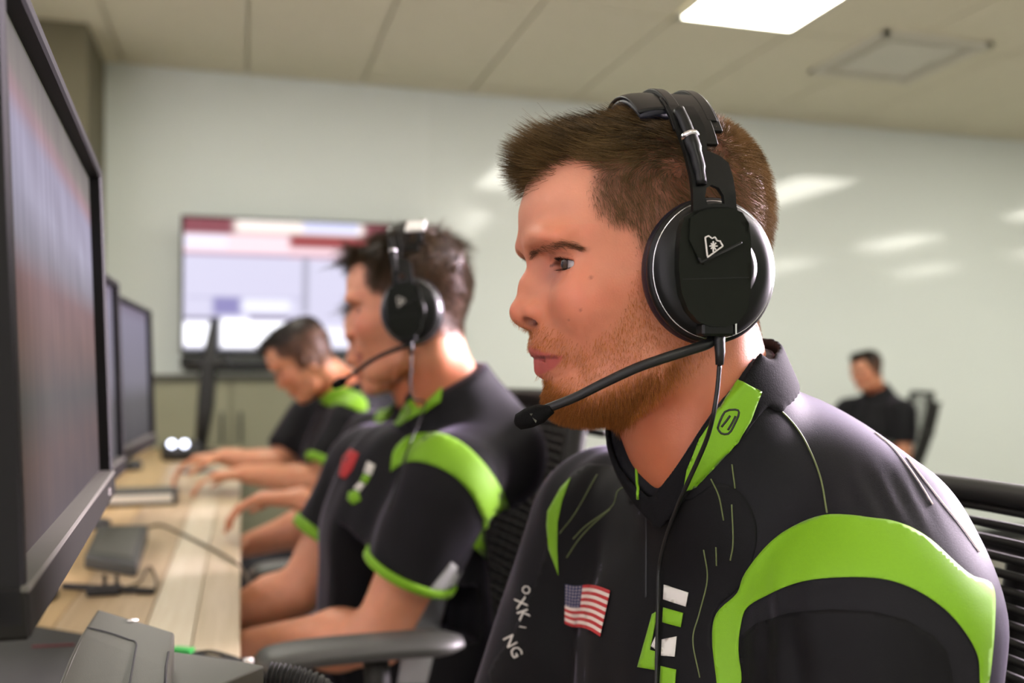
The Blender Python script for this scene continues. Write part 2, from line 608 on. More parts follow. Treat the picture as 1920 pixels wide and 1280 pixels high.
def soft_poly(x, y, poly, w):
    "1 inside, 0 outside with a soft border w pixels wide"
    s = np.where(in_poly(x, y, poly), 1.0, -1.0) * poly_dist(x, y, poly)
    return sstep(s, -w, w)
# ------------------------------------------------------------------ heads
def head_frame(r, d, z, yaw, pitch=0.0, roll=0.0, scale=1.0):
    yw = math.radians(yaw); pt = math.radians(pitch); rl = math.radians(roll)
    fwd = -RT * math.cos(yw) - FW * math.sin(yw)
    left = np.cross(UP, fwd)
    up = UP.copy()
    f2 = fwd * math.cos(pt) - up * math.sin(pt); u2 = up * math.cos(pt) + fwd * math.sin(pt)
    l3 = left * math.cos(rl) + u2 * math.sin(rl); u3 = u2 * math.cos(rl) - left * math.sin(rl)
    B = np.stack([f2, l3, u3], 1) * scale
    o = W(r, d, z)
    return B, o


H1 = head_frame(0.105, 0.72, 1.204, 10.0)


def to_world(H, V): return np.asarray(V) @ H[0].T + H[1]


def to_local(H, p): return np.linalg.solve(H[0], (np.asarray(p) - H[1]).T).T


def pix(p):
    q = np.asarray(p) - CAM
    r = q @ RT; d = q @ FW; z = q @ UP
    return 960 + r / d * FPX, HOR - z / d * FPX


def pix_to_local(H, px, py, ysurf, it=4):
    "head-local point where the ray of pixel (px,py) meets the surface y = ysurf(x,z)"
    o = to_local(H, CAM); q = to_local(H, P(px, py, 1.0)) - o
    y = 0.09
    for _ in range(it):
        t = (y - o[1]) / q[1]; p = o + q * t
        y = ysurf(p[0], p[2]) if callable(ysurf) else ysurf
    return p


ZT = np.array([-.110, -.106, -.100, -.090, -.076, -.061, -.050, -.035, -.015, .003, .023, .050, .075, .095, .110, .117, .1205])
XF = np.array([.045, .062, .0720, .0760, .0735, .0830, .0850, .0850, .0860, .0895, .1000, .1005, .0935, .077, .052, .028, .0])
XB = np.array([-.03, -.026, -.018, -.004, .014, .034, .050, .062, .072, .081, .0875, .0900, .0870, .080, .067, .050, .028])
HW = np.array([.012, .029, .0400, .0500, .0565, .0615, .0650, .0675, .0705, .0730, .0755, .0755, .0705, .0605, .045, .030, .010])
EYE = (0.0630, 0.0335, 0.0050)


def head_sdf(h, neck=True, nr=1.0):
    g = Grid((-.115, -.092, -.205 if neck else -.125), (.122, .092, .130), h)
    X = g.ax[0][:, None, None]; Y = g.ax[1][None, :, None]; z = g.ax[2]
    def tab(T):
        zz = np.linspace(ZT[0], ZT[-1], 400)
        t = np.interp(zz, ZT, T)
        kk = np.hanning(23); kk /= kk.sum()
        t2 = np.convolve(np.pad(t, 11, mode='edge'), kk, 'valid')
        w = sstep(zz, .095, .112)
        t2 = t2 * (1 - w) + t * w
        return np.interp(z, zz, t2)
    xf, xb, w = tab(XF), tab(XB), tab(HW)
    xc = np.interp(z, [-.11, -.08, -.05, 0, .05, .12], [.030, .018, .004, -.008, -.012, -.012])
    af = np.maximum(xf - xc, .004); ab = np.maximum(xc + xb, .004)
    U = X - xc[None, None, :]
    A = np.where(U > 0, af[None, None, :], ab[None, None, :])
    nf = np.interp(z, [-.11, -.07, -.03, .03, .08], [2.0, 2.05, 2.25, 2.35, 2.1])[None, None, :]
    n = np.where(U > 0, nf, 2.1)
    q = (np.abs(U / A) ** n + (np.abs(Y) / w[None, None, :]) ** n) ** (1 / n)
    f = (q - 1) * np.minimum(A, w[None, None, :])
    f = np.where(z[None, None, :] > .1205, np.maximum(f, z[None, None, :] - .1195), f)
    f = smax(f, (-.1075 - z[None, None, :]) + 0 * f, .012)
    g.f = np.minimum(f, 0.05).astype(np.float32)
    # jaw: cut up towards the ear under the mandible, so the underside rises backwards
    if neck:
        g.chain([(-.014, 0, .0), (-.025, 0, -.06), (-.048, 0, -.12), (-.084, 0, -.185), (-.108, 0, -.23)], [.058 * nr, .0580 * nr, .0600 * nr, .065 * nr, .078], k=.020)
        g.cap2((-.035, .050, -.035), (-.030, .020, -.17), .016, .013, k=.03)      # sternomastoid
        g.ell((-.020, 0, -.135), (.014, .011, .016), k=.025)                     # larynx
    # brow, temples, cheekbones
    g.ell2((.0830, .031, .0215), (.0130, .024, .0070), k=.014)
    g.ell2((.060, .045, -.022), (.020, .018, .018), k=.025)
    g.ell2((.050, .080, .030), (.026, .010, .030), k=.02, mode='sub')
    g.cap2((.010, .0545, -.074), (.056, .026, -.094), .011, .013, k=.022)          # jaw line
    # eye sockets
    g.ell2((.0940, .0330, .0035), (.0180, .0190, .0105), k=.014, mode='sub')
    g.ell2((.0925, .0170, .0030), (.0110, .0075, .0110), k=.010, mode='sub')
    # nose
    g.chain([(.0845, 0, .0080), (.0925, 0, -.0080), (.0975, 0, -.0240)], [.0062, .0066, .0078], k=.010)
    g.cap2((.0780, .0070, .000), (.0870, .0100, -.026), .0075, .0080, k=.012)
    g.ell((.0985, 0, -.0290), (.0095, .0098, .0085), k=.008)
    g.ell2((.0885, .0130, -.0280), (.0115, .0070, .0080), k=.0035)
    g.cap((.0855, 0, -.0375), (.0980, 0, -.0345), .0040, .0040, k=.004)
    g.ell2((.0935, .0112, -.0358), (.0078, .0048, .0046), k=.0014, mode='sub')      # nostril
    # mouth: muzzle, lips
    g.ell((.0690, 0, -.0560), (.0215, .0270, .0200), k=.018)
    g.ell((.0880, 0, -.0435), (.005, .0030, .0085), k=.004, mode='sub')            # philtrum
    g.chain([(.0640, -.0285, -.0605), (.0770, -.0150, -.0570), (.0850, -.0050, -.0540), (.0860, 0, -.0550), (.0850, .0050, -.0540),
             (.0770, .0150, -.0570), (.0640, .0285, -.0605)], [.0030, .0056, .0062, .0058, .0062, .0056, .0030], k=.0035)
    g.chain([(.0640, -.0270, -.0635), (.0750, -.0150, -.0685), (.0805, 0, -.0710), (.0750, .0150, -.0685), (.0640, .0270, -.0635)],
            [.0030, .0066, .0082, .0066, .0030], k=.0035)
    g.chain([(.0680, -.0320, -.0615), (.0835, -.0160, -.0622), (.0940, 0, -.0622), (.0835, .0160, -.0622), (.0680, .0320, -.0615)],
            [.0020, .0024, .0026, .0024, .0020], k=.0025, mode='sub')
    g.ell((.0870, 0, -.0840), (.0080, .0180, .0045), k=.008, mode='sub')
    g.ell((.0610, 0, -.0920), (.0160, .0190, .0130), k=.016)                       # chin
    # ears
    R0 = np.array([[math.cos(.35), -math.sin(.35), 0], [math.sin(.35), math.cos(.35), 0], [0, 0, 1]])
    g.ell2((-.014, .0770, -.006), (.0170, .0055, .0310), k=.006, rot=R0)
    g.ell2((-.010, .0815, -.002), (.0085, .0042, .0170), k=.003, mode='sub', rot=R0)
    # lids around the eyeball, then the opening
    ex, ey, ez = EYE
    g.ell2((ex, ey, ez), (.0150, .0150, .0150), k=.0060)
    g.cap2((ex + .0040, ey - .0120, ez + .0118), (ex + .0020, ey + .0130, ez + .0105), .0030, .0030, k=.007)   # upper lid fold
    for s in (1, -1):
        def slit(X, Y, Z, s=s):
            yy = (Y * s - ey); 
            u = (yy - .0018) / .0168
            top = .0037 * np.sqrt(np.clip(1 - u * u, 0, 1)) + .0002
            bot = -.0038 * np.sqrt(np.clip(1 - u * u, 0, 1)) - .0002
            zz = Z - (ez - .0008) + yy * .05
            d = np.maximum(zz - top, bot - zz)
            d = np.maximum(d, np.abs(yy - .0018) - .0164)
            return np.maximum(d, (ex - .0060) - X + 0 * Z).astype(np.float32)
        g.apply(slit, (ex - .007, s * ey - .020, ez - .012), (ex + .03, s * ey + .020, ez + .012), k=.0010, mode='sub', pad=.001)
    return g


# outlines read from the photograph; they only say WHERE on the head hair and beard grow
HAIRLINE = [(900, 150), (930, 380), (972, 360), (1000, 343), (1030, 322), (1056, 303), (1087, 295), (1112, 303), (1119, 325), (1111, 352),
            (1118, 390), (1150, 416), (1187, 428), (1200, 462), (1206, 500), (1212, 560), (1260, 560), (1330, 560), (1400, 590),
            (1425, 615), (1500, 600), (1560, 300), (1400, 100)]
BEARD = [(1200, 500), (1185, 545), (1170, 590), (1140, 625), (1105, 650), (1075, 655), (1048, 628), (1010, 612), (960, 606), (940, 640), (960, 800), (1100, 830),
         (1190, 785), (1240, 745), (1300, 700), (1330, 660), (1330, 600), (1250, 500)]
BEARD_DENSE = [(960, 735), (1010, 705), (1060, 735), (1120, 740), (1180, 715), (1250, 670), (1290, 650), (1270, 700), (1230, 740), (1190, 775), (1180, 840), (940, 840)]
LIPS = [(960, 640), (984, 645), (1000, 651), (1025, 661), (1058, 668), (1042, 688), (1022, 700), (1005, 705), (975, 705)]
BARE = [(1012, 706), (1028, 712), (1050, 716), (1082, 706), (1090, 690), (1070, 680), (1040, 690)]


def ref_px(V):
    q = V.copy(); q[:, 1] = np.abs(q[:, 1])
    return pix(to_world(H1, q))


def head_mesh(h, neck=True, nr=1.0):
    g = head_sdf(h, neck, nr)
    V, F = g.mesh()
    V = laplacian(V, F, 1, .5)
    return V, F


def skin_paint(V, N, base=(.60, .285, .175), beard=0.0, hairtone=(.055, .030, .016), scalp=1.0, cover=.50):
    x, y, z = V.T; ay = np.abs(y)
    c = np.tile(np.array(base), (len(V), 1))
    def mixc(w, col):
        nonlocal c
        w = np.clip(w, 0, 1)[:, None]; c = c * (1 - w) + np.array(col) * w
    def blob(cx, cy, cz, r): return np.exp(-(((x - cx) ** 2 + (ay - cy) ** 2 + (z - cz) ** 2) / r ** 2))
    red = (.56, .165, .095)
    mixc(.65 * blob(.062, .050, -.022, .024), red)
    mixc(.6 * blob(.104, .0, -.030, .013), (.62, .19, .11))
    mixc(.7 * blob(.090, .016, -.030, .008), (.62, .19, .10))
    mixc(.55 * blob(.080, .018, -.003, .012), (.34, .12, .085))          # inner eye corner
    mixc(.35 * blob(.074, .030, -.008, .012), (.42, .22, .19))
    mixc(.35 * vnoise(V, 120, 3) * (z < .03) * (x > 0), red)
    mixc(.25 * sstep(z, .02, .06) * (x > .03), (.64, .34, .23))
    # lips
    # lips: painted along the modelled lip rolls
    lipc = np.array([[.0640, .0285, -.0605], [.0770, .0150, -.0575], [.0850, .0050, -.0548], [.0860, 0, -.0556]])
    lowc = np.array([[.0640, .0270, -.0635], [.0750, .0150, -.0680], [.0805, 0, -.0705]])
    def dist(pts, rad):
        q = np.stack([x, ay, z], 1); best = np.full(len(V), 9.)
        for i in range(len(pts) - 1):
            a, b = pts[i], pts[i + 1]; ab = b - a
            t = np.clip((q - a) @ ab / (ab @ ab), 0, 1)
            best = np.minimum(best, np.linalg.norm(q - a - t[:, None] * ab, axis=1) - (rad[i] + (rad[i + 1] - rad[i]) * t))
        return best
    up = dist(lipc, [.0030, .0054, .0058, .0054]); lo = dist(lowc, [.003, .0066, .0080])
    lw = np.maximum(1 - sstep(up, .0002, .0012), 1 - sstep(lo, .0002, .0012)) * (x > .058)
    lpx, lpy = ref_px(V)
    lw = np.maximum(lw, soft_poly(lpx, lpy, LIPS, 3) * (x > .055) * (z < -.045))
    mixc(.85 * lw, (.42, .080, .078))
    mixc(.8 * (1 - sstep(np.abs(z + .0620), .0006, .0020)) * (ay < .030) * (x > .060) * (lw > .1), (.16, .035, .03))
    px, py = ref_px(V)
    hm = soft_poly(px, py, HAIRLINE, 20) * (x < .12)
    hm = np.where((x < -.02) & (z > -.045), 1.0, hm) if scalp else hm * 0
    hm = hm * sstep(z, -.060, -.020)
    bm = soft_poly(px, py, BEARD, 16) * (z < .015) * (1 - lw)
    bm = bm * (1 - .9 * soft_poly(px, py, BARE, 5))
    dense = soft_poly(px, py, BEARD_DENSE, 22)
    sn = .5 + .5 * vnoise(V, 500, 9)
    mixc(scalp * (cover + .28 * sstep(z, .05, .09)) * hm * (.75 + .25 * sn), hairtone)
    if beard:
        mixc(beard * bm * (.34 + .34 * dense) * (.5 + .5 * sn), (.30, .105, .034))
    for mx, my, mr in ((1108, 520, 4.0), (1088, 581, 3.0), (1066, 600, 2.0)):
        dd = np.hypot(px - mx, py - my)
        mixc(.6 * (1 - sstep(dd, mr * .5, mr * 1.4)) * (y > 0) * (beard > 0), (.20, .055, .03))
    mixc(.75 * sstep(-z, .060, .100) * sstep(-x, -.055, -.005), (.40, .105, .038))  # neck below the jaw: shade under the head put into the skin colour
    # lash line and lid crease
    ex, ey, ez = EYE
    u_ = np.clip((ay - ey - .0018) / .0168, -1, 1); lid_z = ez - .0008 - (ay - ey) * .05 + .0037 * np.sqrt(1 - u_ * u_)
    near_e = (x > ex) * (np.abs(ay - ey - .001) < .0175)
    mixc(.75 * near_e * (1 - sstep(np.abs(z - lid_z - .0004), .0003, .0016)), (.08, .03, .02))
    mixc(.40 * near_e * (1 - sstep(np.abs(z - lid_z - .0048), .0004, .0018)), (.26, .09, .05))
    # brows: faint tone under the hairs
    bd = poly_dist(px, py, [(992, 480), (1006, 472), (1030, 463), (1056, 458), (1080, 460), (1102, 468), (1080, 461), (1056, 459), (1030, 464), (1006, 473)])
    mixc(.28 * (1 - sstep(bd, 2, 9)) * (x > .04), (.20, .085, .045))
    # nostrils: shade inside the openings painted dark
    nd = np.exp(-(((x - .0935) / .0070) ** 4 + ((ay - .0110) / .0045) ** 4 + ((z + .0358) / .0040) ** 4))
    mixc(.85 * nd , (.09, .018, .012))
    return c, hm, bm, dense


def strands(name, root, dirs, length, width, bend, cols, material, parent, segs=4):
    n = len(root)
    t = np.linspace(0, 1, segs + 1)
    dirs = dirs / (np.linalg.norm(dirs, axis=1)[:, None] + 1e-9)
    a = np.cross(dirs, rng.normal(size=(n, 3))); a /= np.linalg.norm(a, axis=1)[:, None] + 1e-9
    b = np.cross(dirs, a)
    rings = []
    for j in range(segs + 1):
        p = root + dirs * (length * t[j])[:, None] + bend * (length * t[j] ** 2)[:, None]
        w = width * (1 - .75 * t[j] ** 2)
        for k in range(3):
            an = 2 * math.pi * k / 3
            rings.append(p + (math.cos(an) * a + math.sin(an) * b) * w[:, None] if np.ndim(w) else p + (math.cos(an) * a + math.sin(an) * b) * w)
    V = np.stack(rings, 1).reshape(-1, 3)              # n, (segs+1)*3
    m = (segs + 1) * 3
    f = []
    for j in range(segs):
        for k in range(3):
            f.append([j * 3 + k, j * 3 + (k + 1) % 3, (j + 1) * 3 + (k + 1) % 3, (j + 1) * 3 + k])
    f = np.array(f)
    F = (np.arange(n)[:, None, None] * m + f[None]).reshape(-1, 4)
    C = np.repeat(cols, m, axis=0)
    return mesh_np(name, V, F, material, parent, True, cols=C)


def sample_faces(V, F, N, weight, n):
    c = V[F].mean(1); nn = N[F].mean(1); w = weight[F].mean(1)
    a = np.linalg.norm(np.cross(V[F[:, 2]] - V[F[:, 0]], V[F[:, 3]] - V[F[:, 1]]), axis=1) * .5
    p = a * w; p = np.clip(p, 0, None); p /= p.sum()
    i = rng.choice(len(F), n, p=p)
    q = rng.dirichlet([1, 1, 1, 1], n)
    pts = (V[F[i]] * q[:, :, None]).sum(1)
    return pts, nn[i] / (np.linalg.norm(nn[i], axis=1)[:, None] + 1e-9), w[i]


def hair_field(p, n, style):
    "direction, length and bend of a hair at local point p with normal n"
    x, y, z = p.T
    top = sstep(z, .050, .095)
    front = sstep(x, -.03, .075)
    back = sstep(-x, .01, .055)
    N_ = len(p)
    cl = np.stack([vnoise(p, 160, 21), vnoise(p, 160, 22), vnoise(p, 160, 23)], 1)
    rnd = rng.normal(size=p.shape)
    side_dir = np.stack([-.35 + 0 * x, 0 * x, -1 + 0 * x], 1) * .55 + n * .75
    if style == 'crop':
        top_dir = np.stack([1.0 + 0 * x, 0 * x, .02 + .01 * front ** 2], 1) + n * (.26 - .08 * front)[:, None]
        top_dir = top_dir * (1 - back)[:, None] + (np.stack([-.35 + 0 * x, 0 * x, -.35 + 0 * x], 1) + n * .75) * back[:, None]
        L = (.0075 + .0035 * sstep(z, .0, .07)) * (1 - top) + top * (.0165 + .0165 * front ** 1.5) * (1 - .45 * back)
        L = L * (.55 + .45 * sstep(z, -.03, .04))
        dr = side_dir * (1 - top)[:, None] + top_dir * top[:, None]
        dr = dr + cl * (.07 + .20 * top)[:, None] + np.stack([vnoise(p, 420, 24), vnoise(p, 420, 25), vnoise(p, 420, 26)], 1) * .12 + rnd * .10
        bend = np.stack([.05 + 0 * x, 0 * x, -.15 + .27 * front], 1) * top[:, None] + np.stack([0 * x, 0 * x, -.25 + 0 * x], 1) * (1 - top)[:, None]
    else:
        top_dir = np.stack([.8 + 0 * x, 0 * x, .25 + 0 * x], 1) + n * .6
        L = (.008 + .006 * sstep(z, .0, .07)) * (1 - top) + top * (.020 + .012 * front)
        dr = side_dir * (1 - top)[:, None] + top_dir * top[:, None] + cl * (.3 + .9 * top)[:, None] + rnd * .15
        bend = cl * top[:, None] * .9 + np.stack([0 * x, 0 * x, -.5 + 0 * x], 1)
    L = L * rng.uniform(.72, 1.12, N_)
    return dr, L, bend, top


def make_head(person, H, h, base, hairtone, style, n_hair, hw, beard=0.0, hair_cols=((.030, .019, .009), (.200, .125, .050)), brow_n=520, cover=.50, nr=1.0):
    V, F = head_mesh(h, nr=nr)
    N = vnormals(V, F)
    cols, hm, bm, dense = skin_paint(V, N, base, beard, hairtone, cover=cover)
    Vw = to_world(H, V)
    s = np.linalg.norm(H[0][:, 0])
    body = (Vw, F, cols)
    # hair
    if n_hair:
        p, n, w = sample_faces(V, F, N, np.where(hm > .10, hm ** 1.3, 0) * (np.abs(V[:, 1]) < .0775), n_hair)
        dr, L, bend, top = hair_field(p, n, style)
        L = L * (.5 + .5 * np.clip(w, 0, 1))
        k = np.clip(.42 + .40 * vnoise(p, 130, 31) + rng.normal(size=len(p)) * .22, 0, 1)[:, None]
        c = np.array(hair_cols[0]) * (1 - k) + np.array(hair_cols[1]) * k
        sidew = ((1 - top) * .75)[:, None]
        c = c * (1 - sidew) + np.array(hair_cols[1]) * .85 * sidew
        root = to_world(H, p - n * .0006)
        o = strands('hair', root, dr @ H[0].T, L * s, hw * (.62 + .45 * top), (bend @ H[0].T), c, M['hair_strand'], person, 3)
    # eyebrows and lashes
    if brow_n:
        pts = []; drs = []; Ls = []
        path = smooth_path([(992, 480, 0), (1006, 472, 0), (1030, 463, 0), (1056, 458, 0), (1074, 461, 0), (1092, 467, 0)], 60)
        fr = np.abs(V[:, 1]) < .08
        bvh = BVHTree.FromPolygons([tuple(v) for v in V], [tuple(f) for f in F[(V[F][:, :, 0].min(1) > .045)].tolist()])
        o1 = to_local(H1, CAM)
        q = []; nn_ = []; tt = []
        while len(q) < brow_n:
            t = rng.uniform(0, 1); c0 = path[int(t * 59)]
            px_ = c0[0] + rng.normal() * 1.5; py_ = c0[1] + rng.normal() * (6.0 * (1 - .62 * t))
            d1 = to_local(H1, P(px_, py_, 1.0)) - o1
            hit = bvh.ray_cast(Vector(o1), Vector(d1))
            if hit[0] is None: continue
            q.append(hit[0]); nn_.append(hit[1]); tt.append(t)
        q0 = np.array(q); n0 = np.array(nn_); n0 *= np.sign((n0 * (o1 - q0)).sum(1))[:, None]; t = np.array(tt)
        for sgn in (1, -1):
            S_ = np.array([1, sgn, 1])
            d_ = np.stack([-.40 - .4 * t, .55 + .3 * t, .50 - .75 * t], 1) + n0 * .35 + rng.normal(size=(brow_n, 3)) * .16
            pts.append(q0 * S_); drs.append(d_ * S_); Ls.append(rng.uniform(.0045, .0075, brow_n) * (1 - .3 * t))
        for q, d_, L_ in zip(pts, drs, Ls):
            c = np.array([.135, .066, .034]) * (1 if beard else .3) * rng.uniform(.6, 1.7, (len(q), 1))
            strands('eyebrow', to_world(H, q), d_ @ H[0].T, L_ * s, .00009 * s, np.tile(UP * -.1, (len(q), 1)), c, M['hair_strand'], person, 2)
        ex, ey, ez = EYE
        for sgn in (1, -1):
            pts = []; drs = []
            for lid in (1, -1):
                m = 90 if lid > 0 else 55
                u = rng.uniform(-.60, .95, m)
                yy = u * .0146 + .0012
                zz = lid * (.0039 if lid > 0 else .0037) * np.sqrt(1 - u * u) - .0008 - yy * .05
                xx = np.sqrt(np.clip(.0151 ** 2 - yy ** 2 - zz ** 2, 1e-6, 1))
                pts.append(np.stack([ex + xx, sgn * (ey + yy), ez + zz], 1))
                drs.append(np.stack([1 + 0 * u, sgn * u * .9, lid * .25 + 0 * u], 1))
            q = np.concatenate(pts); d_ = np.concatenate(drs)
            strands('eyelashes', to_world(H, q), d_ @ H[0].T, rng.uniform(.002, .0042, len(q)) * s, .00013 * s, np.tile(UP * .25, (len(q), 1)),
                    np.tile([.018, .010, .006], (len(q), 1)), M['hair_strand'], person, 2)
        # eyeballs
        for sgn in (1, -1):
            g = MB(); prof = []
            a = np.linspace(0, math.pi, 40)
            for t in a:
                r = .0128; bulge = .0011 * math.exp(-(t / .38) ** 4)
                prof.append(((r + bulge) * math.sin(t) + 1e-5, (r + bulge) * math.cos(t)))
            g.lathe(prof, (0, 0, 0), axis='x', n=48)
            Vl = np.concatenate(g.V)
            gaze = rot_z(math.radians(10))
            ang = np.arctan2(np.hypot(Vl[:, 1], Vl[:, 2]), Vl[:, 0])
            cc = np.tile([.40, .35, .33], (len(Vl), 1))
            iris = ang < .50; cc[iris] = (.070, .045, .030)
            ring = (ang > .43) & (ang < .52); cc[ring] = (.03, .02, .018)
            cc[ang < .19] = (.004, .004, .004)
            Vl = Vl @ gaze.T + np.array([EYE[0] + .0004, sgn * EYE[1], EYE[2]])
            mesh_np('eye', to_world(H, Vl), g.F, M['eye'], person, True, cols=cc)
    if beard:
        wgt = bm * (.35 + .65 * dense) * (V[:, 2] < .012)
        nb = 30000
        p, n, w = sample_faces(V, F, N, np.where(wgt > .03, wgt, 0), nb)
        px, py = ref_px(p)
        dn = soft_poly(px, py, BEARD_DENSE, 22)
        fwd_ = sstep(p[:, 0], .03, .08)
        d_ = np.stack([-.10 + .45 * fwd_, 0 * dn, -1 + 0 * dn], 1) + n * .42 + rng.normal(size=p.shape) * .22
        L_ = (.0026 + .0030 * dn) * rng.uniform(.6, 1.25, nb)
        kk = np.clip(rng.uniform(.25, 1.2, (nb, 1)) * (1 - .55 * dn[:, None]), 0, 1)
        c = np.array([.095, .030, .009]) * (1 - kk) + np.array([.62, .23, .050]) * kk
        strands('beard', to_world(H, p - n * .0003), d_ @ H[0].T, L_, .00010, np.tile(UP * -.3, (nb, 1)), c, M['beard_strand'], person, 2)
    return body
# ------------------------------------------------------------------ headset (built in head-local space)
def ycup(x, z):
    "outer reach of the near headset arm as a function of height"
    return float(np.interp(z, [-.06, .045, .075, .100, .120, .135], [.1155, .1150, .1065, .096, .080, .066]))


def plate(poly, name, material, parent, H, th=.004, hole=None, off=0.0, xf=None, refine=.0035):
    "bent plate: outline in local (x,z), follows ycup; an optional hole"
    pts = [np.array(p) for p in poly]
    def densify(ps):
        out = []
        for i in range(len(ps)):
            a, b = ps[i], ps[(i + 1) % len(ps)]
            m = max(1, int(np.linalg.norm(b - a) / refine))
            out += [a + (b - a) * t / m for t in range(m)]
        return out
    o = densify(pts); hl = densify([np.array(p) for p in hole]) if hole else []
    lo = np.min(o, axis=0); hi = np.max(o, axis=0)
    gx, gz = np.meshgrid(np.arange(lo[0], hi[0], refine), np.arange(lo[1], hi[1], refine))
    gx, gz = gx.ravel(), gz.ravel()
    ok = in_poly(gx, gz, o) & (poly_dist(gx, gz, o) > refine * .5)
    if hl: ok &= ~in_poly(gx, gz, hl) & (poly_dist(gx, gz, hl) > refine * .5)
    P2 = [Vector(q) for q in o] + [Vector(q) for q in hl] + [Vector((a, b)) for a, b in zip(gx[ok], gz[ok])]
    n1, n2 = len(o), len(hl)
    E = [(i, (i + 1) % n1) for i in range(n1)] + [(n1 + i, n1 + (i + 1) % n2) for i in range(n2)]
    r = delaunay_2d_cdt(P2, E, [], 0, 1e-6)
    vs = np.array([tuple(v) for v in r[0]]); fs = [list(f) for f in r[2]]
    keep = []
    for f in fs:
        c = vs[f].mean(0)
        if in_poly(c[:1], c[1:], o)[0] and not (hl and in_poly(c[:1], c[1:], hl)[0]): keep.append(f)
    n = len(vs)
    yy = np.array([ycup(a, b) for a, b in vs]) + off
    top = np.stack([vs[:, 0], yy, vs[:, 1]], 1); bot = top - np.array([0, th, 0])
    cnt = {}
    for f in keep:
        for i in range(len(f)):
            e = (f[i], f[(i + 1) % len(f)]); cnt[e] = cnt.get(e, 0) + 1
    be = [e for e in cnt if (e[1], e[0]) not in cnt]
    F = keep + [[i + n for i in f][::-1] for f in keep] + [[b, a, a + n, b + n] for a, b in be]
    V = np.vstack([top, bot])
    ob = mesh_np(name, to_world(H, V), F, material, parent)
    ob.data.validate()
    auto_smooth(ob, 40)
    bv = ob.modifiers.new('edge', 'BEVEL'); bv.width = .0010 * np.linalg.norm(H[0][:, 0]); bv.segments = 2; bv.limit_method = 'ANGLE'; bv.angle_limit = math.radians(60)
    return ob


def rr(cx, cz, w, h, r, n=5, top=1.0):
    out = []
    for sx, sz, a0 in ((1, 1, 0), (-1, 1, 90), (-1, -1, 180), (1, -1, 270)):
        for i in range(n + 1):
            a = math.radians(a0 + 90 * i / n)
            ww = w * (top if sz > 0 else 1)
            out.append((cx + sx * (ww / 2 - r) + r * math.cos(a), cz + sz * (h / 2 - r) + r * math.sin(a)))
    return out


